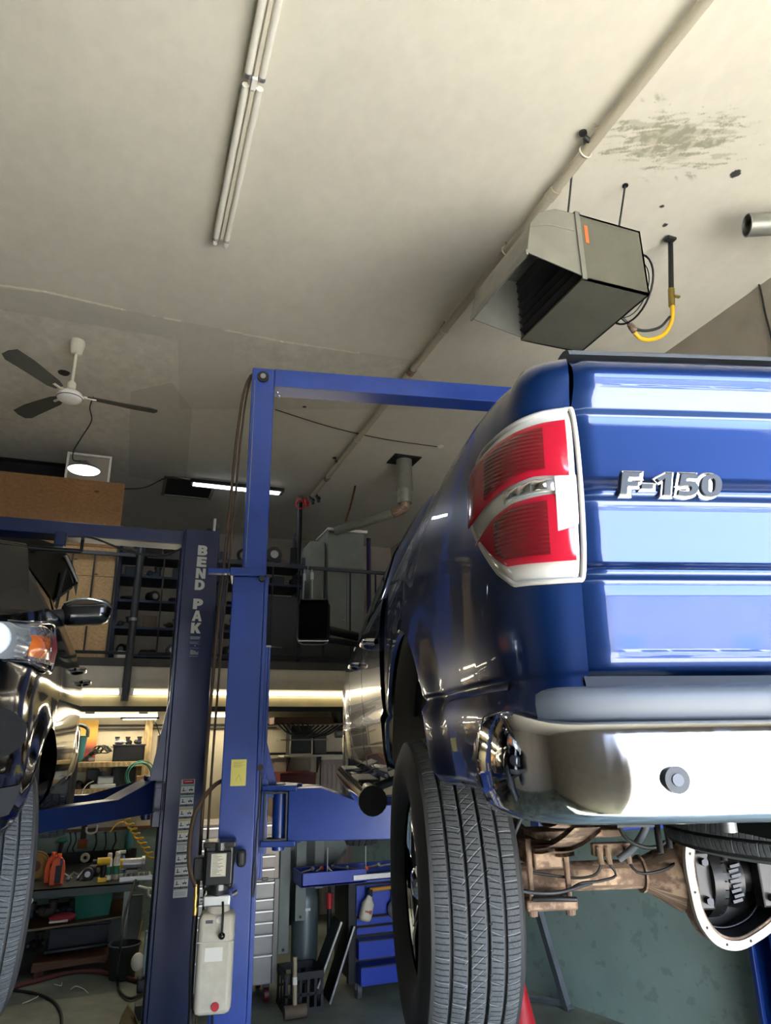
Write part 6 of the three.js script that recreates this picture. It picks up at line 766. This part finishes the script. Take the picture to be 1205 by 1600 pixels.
{ // stuff leaning between chest and cart
  const g = worn(0x77817e, .6, .2), b = thing('grey_sheet', 'large grey metal sheet leaning behind the swing arm', 'sheet'); part(b, 'sheet_face', ext([[1.40, .28], [1.56, .42], [2.1, 1.02], [2.5, 1.55], [1.62, 1.55], [1.40, 1.3]], .012).translate(0, 0, -6.82), g); part(b, 'sheet_fold', rod([1.40, .28, -6.81], [2.1, 1.02, -6.81], .012, 8), g);
  const sl = [[1.46, .32, 1.30, -6.50, .045], [1.60, .55, 1.26, -6.50, .045], [1.76, .78, 1.22, -6.50, .04]]; sl.forEach(([x, y0, y1, z, w], i) => { const s = thing('steel_bar', ['long flat grey bar leaning beside the silver chest', 'flat grey bar leaning second from the silver chest', 'short flat grey bar leaning furthest from the silver chest'][i], 'bar'); part(s, 'bar_flat', span(x - w, x + w, y0, y1, z, z + .02, .003).rotateZ(0), g); part(s, 'bar_end', rod([x, y0 + .03, z], [x, y0 + .03, z + .026], .012, 8), M.black); });
  const ex = thing('steel_cylinder', 'tall grey gas cylinder standing behind the leaning panels', 'cylinder', [1.68, 0, -6.64]); part(ex, 'cylinder_body', lathe([[0, .2], [.11, .2], [.115, .23], [.115, .68], [.09, .76], [.03, .80]], 26), worn(0x6d7d80, .5, .3)); part(ex, 'cylinder_valve', cyl(.025, .05, 0, .82, 0, 12), M.darkSteel); part(ex, 'cylinder_stand', cyl(.10, .2, 0, .10, 0, 20), M.iron); part(ex, 'cylinder_label', box(.06, .02, .004, -.01, .62, .113), M.paper);
  for (const [i, [a, c]] of [[[496, 1545], [520, 1440]], [[515, 1580], [540, 1455]]].entries()) { const A = onZ(...a, -6.15), C = onZ(...c, -6.35); const s = thing('leaning_panel', i ? 'black panel with pale edge leaning nearer the blue cart' : 'black panel with pale edge leaning on the gas cylinder', 'panel'); const d = C.clone().sub(A), L = d.length(), an = Math.atan2(d.x, d.y); const gm = box(.016, L, .02, 0, L / 2, 0, .003).rotateZ(-an).translate(A.x, Math.max(A.y, .02), A.z); part(s, 'panel_edge', gm, M.alu, 'pale metal edge'); part(s, 'panel_face', box(.012, L * .98, .24, .012, L / 2, -.13).rotateZ(-an).translate(A.x, Math.max(A.y, .02), A.z), M.black); }
  const cr = thing('milk_crate', 'black plastic milk crate on the floor by the silver chest', 'crate', [1.56, 0, -6.28]); for (const s of [-1, 1]) { part(cr, 'crate_side', merge([span(-.15, .15, .0, .03, s * .15 - .008, s * .15 + .008), span(-.15, .15, .22, .27, s * .15 - .008, s * .15 + .008), ...[-.142, -.09, -.03, .03, .09, .142].map(x => span(x - .01, x + .01, .02, .24, s * .15 - .006, s * .15 + .006)), span(-.15, .15, .11, .13, s * .15 - .006, s * .15 + .006)]), M.black); part(cr, 'crate_side', merge([span(s * .15 - .008, s * .15 + .008, 0, .03, -.15, .15), span(s * .15 - .008, s * .15 + .008, .22, .27, -.15, .15), ...[-.1, 0, .1].map(z => span(s * .15 - .006, s * .15 + .006, .02, .24, z - .01, z + .01))]), M.black); } part(cr, 'crate_floor', span(-.15, .15, 0, .012, -.15, .15), M.black);
  const ma = thing('mallet', 'wooden handled mallet standing head down in front of the crate', 'mallet', [onZ(462, 1575, -6.0).x, 0, -6.02]); part(ma, 'mallet_head', rod([-.085, .05, 0], [.085, .05, 0], .045, 18), worn(0x6b5d4c, .85)); part(ma, 'mallet_handle', rod([0, .05, 0], [0, .40, -.04], .017, 10), worn(0xb7a888, .7)); part(ma, 'handle_band', rod([0, .22, -.02], [0, .27, -.026], .0185, 10), M.white);
  const fe = thing('red_bottle', 'small red bottle standing behind the blue tray', 'bottle', [1.86, .62, -6.5]); part(fe, 'bottle_body', cyl(.028, .12, 0, .06, 0, 14), M.red); part(fe, 'bottle_neck', cyl(.012, .06, 0, .14, 0, 10), M.black); part(fe, 'bottle_hanger', rod([0, -.3, 0], [0, .02, 0], .02, 8), M.iron);
}
{ // far corner right of the bright blue post
  const sp = onZ(467, 1160, WZ + .2), s = thing('loudspeaker', 'black loudspeaker with pale frame on the small wall shelf', 'loudspeaker', [sp.x, 1.83, WZ + .22]); part(s, 'cabinet', box(.29, .36, .22, 0, .18, 0, .008), M.black); part(s, 'grille', box(.24, .30, .01, 0, .18, .112, .004), worn(0x3c4448, .9)); part(s, 'front_frame', merge([span(-.145, .145, 0, .016, .11, .122), span(-.145, .145, .344, .36, .11, .122), span(-.145, -.13, 0, .36, .11, .122), span(.13, .145, 0, .36, .11, .122)]), M.cream);
  carton('dark canister box right of the loudspeaker', [sp.x + .26, 1.83, WZ + .18], .16, .24, .2, worn(0x4e4f4a, .7));
  const sh = thing('wall_shelf', 'thin pale shelf under the loudspeaker', 'shelf'); part(sh, 'shelf_plank', span(sp.x - .22, sp.x + .45, 1.805, 1.828, WZ, WZ + .36, .003), M.cream); for (const x of [sp.x - .1, sp.x + .3]) part(sh, 'shelf_bracket', ext([[0, 0], [.2, 0], [0, -.2]], .012).rotateY(-PI / 2).translate(x, 1.805, WZ), M.darkSteel);
  const rd = thing('red_cabinet', 'dark red steel cabinet against the cream wall', 'cabinet'); const r0 = onZ(438, 1208, WZ + .4), r1 = onZ(494, 1208, WZ + .4); part(rd, 'cabinet_body', span(r0.x, r1.x, .0, r0.y, WZ, WZ + .4, .006), M.darkRed); part(rd, 'cabinet_door', span(r0.x + .02, r1.x - .02, .1, r0.y - .04, WZ + .4, WZ + .412, .004), M.darkRed);
  const dr = thing('panelled_door', 'pale fluted door leaning right of the red cabinet', 'door'); const d0 = onZ(503, 1190, WZ + .1).x; part(dr, 'door_leaf', span(d0, d0 + .42, 0, 1.76, WZ + .014, WZ + .06, .004), worn(0xa59a92, .7)); for (let i = 0; i < 6; i++) part(dr, 'door_flute', span(d0 + .03 + i * .06, d0 + .065 + i * .06, .1, 1.70, WZ + .06, WZ + .068, .002), worn(0xb3a8a0, .7)); part(dr, 'door_head', span(d0 - .03, d0 + .45, 1.76, 1.82, WZ, WZ + .09, .004), M.cream);
  const wp = thing('wall_panelling', 'pale moulded wall panel above the red cabinet', 'panel'); part(wp, 'panel_board', span(r0.x - .05, r1.x + .03, 1.40, 1.79, WZ, WZ + .012, .002), worn(0xb5aa98, .7)); for (const [a, b] of [[1.45, 1.58], [1.62, 1.75]]) for (const [c, d] of [[r0.x, (r0.x + r1.x) / 2 - .03], [(r0.x + r1.x) / 2 + .03, r1.x]]) part(wp, 'raised_panel', span(c, d, a, b, WZ + .012, WZ + .02, .003), worn(0xbdb29f, .7));
  const du = thing('wood_duct', 'brown wooden beam and dark ducting under the loft soffit', 'duct'); part(du, 'wood_beam', span(1.75, 2.5, 2.19, 2.27, -8.9, -8.6, .004), worn(0x6e4c34, .8)); part(du, 'duct_box', span(2.52, 3.6, 2.20, 2.40, -8.8, -8.4, .006), worn(0x41453f, .7)); part(du, 'round_duct', rod([2.62, 2.08, -8.95], [3.6, 2.08, -8.95], .055, 16), M.galv);
  const cb = thing('cable_bundle', 'tangle of grey cables drooping under the loft soffit', 'cable'); for (let i = 0; i < 7; i++) part(cb, 'cable', tube([[1.75 + i * .06, 2.2, -8.45], [1.9 + i * .05, 2.08 - .02 * (i % 3), -8.45], [2.05 + i * .05, 2.06, -8.44], [2.2 + i * .06, 2.17, -8.43]], .010, 20, 5), i % 2 ? M.blackHose : M.darkSteel); part(cb, 'cable_tray', span(1.78, 2.35, 2.0, 2.015, -8.58, -8.35, .002), M.wallTan);
  solo('wall_conduit', 'dark conduit pipe along the cream wall below the loudspeaker', 'conduit', rod([1.75, 1.845, WZ + .05], [3.4, 1.83, WZ + .05], .016, 10), M.iron);
}
{ // right side: by the green low wall
  const A = onY(886, 1572, .02), t = thing('angle_stand', 'galvanised angle iron stand leaning on the grey-green low wall', 'stand'), top = onZ(836, 1405, A.z + .05), foot = onY(818, 1558, .02);
  const L = (a, b, w) => { const d = b.clone().sub(a), g = merge([box(w, d.length(), .005, 0, 0, 0), box(.005, d.length(), w, -w / 2, 0, w / 2)]); g.applyQuaternion(new THREE.Quaternion().setFromUnitVectors(V3(0, 1, 0), d.clone().normalize())); return g.translate(...a.clone().add(b).multiplyScalar(.5).toArray()); };
  const gv = worn(0x9aa3ad, .45, .6); part(t, 'leaning_leg', L(A, top, .075), gv); part(t, 'foot_bar', L(A.clone().add(V3(-.02, .01, -.05)), foot, .05), gv); part(t, 'foot_pad', box(.08, .012, .08, A.x, .012, A.z, .003), gv);
  const wallP = (px, py) => { const a = onY(1010, 1600, 0), b = onY(850, 1545, 0), d = b.clone().sub(a).normalize(), n = V3(d.z, 0, -d.x), r = rayOf(px, py), o = a.clone().sub(EYE); const k = o.dot(n) / r.dot(n); const q = EYE.clone().addScaledVector(r, k * .985); return q; };
  const h = thing('red_hose_reel', 'dark red air hose hung in loops on the grey-green low wall', 'hose'); for (let i = 0; i < 4; i++) part(h, 'hose_loop', tube([wallP(1125 + i * 4, 1460), wallP(1122 + i * 7, 1490), wallP(1135 + i * 9, 1530 - i * 6), wallP(1165 + i * 5, 1550 - i * 7), wallP(1195, 1540 - i * 10), wallP(1204, 1500), wallP(1200, 1460)], .017, 50, 8), M.redHose); part(h, 'hose_tail', tube([wallP(1055, 1425), wallP(1070, 1455), wallP(1095, 1485), wallP(1125, 1508)], .017, 30, 8), M.redHose); part(h, 'hose_drop', tube([wallP(1122, 1470), wallP(1126, 1520), wallP(1135, 1570), wallP(1142, 1620)], .018, 30, 8), M.redHose);
  solo('hanging_cable_end', 'thin black cable end hanging in front of the grey-green low wall', 'cable', tube([wallP(974, 1390), wallP(973, 1415), wallP(977, 1440), wallP(985, 1468)], .007, 24, 6), M.blackHose);
  const c0 = onY(822, 1700, 0), cone = thing('traffic_cone', 'red cone standing on the floor behind the pickup rear wheel', 'cone', [c0.x, 0, c0.z]); const hh = onZ(815, 1535, c0.z).y; part(cone, 'cone_body', lathe([[.16, .03], [.15, .05], [.035, hh], [.02, hh + .01], [0, hh + .01]], 28), std(0xc4202c, .5)); part(cone, 'cone_base', box(.4, .03, .4, 0, .015, 0, .008), std(0xc4202c, .5));
}

scene.traverse(o => { if (o.isMesh) { o.castShadow = true; o.receiveShadow = true; } });
renderer.render(scene, camera);
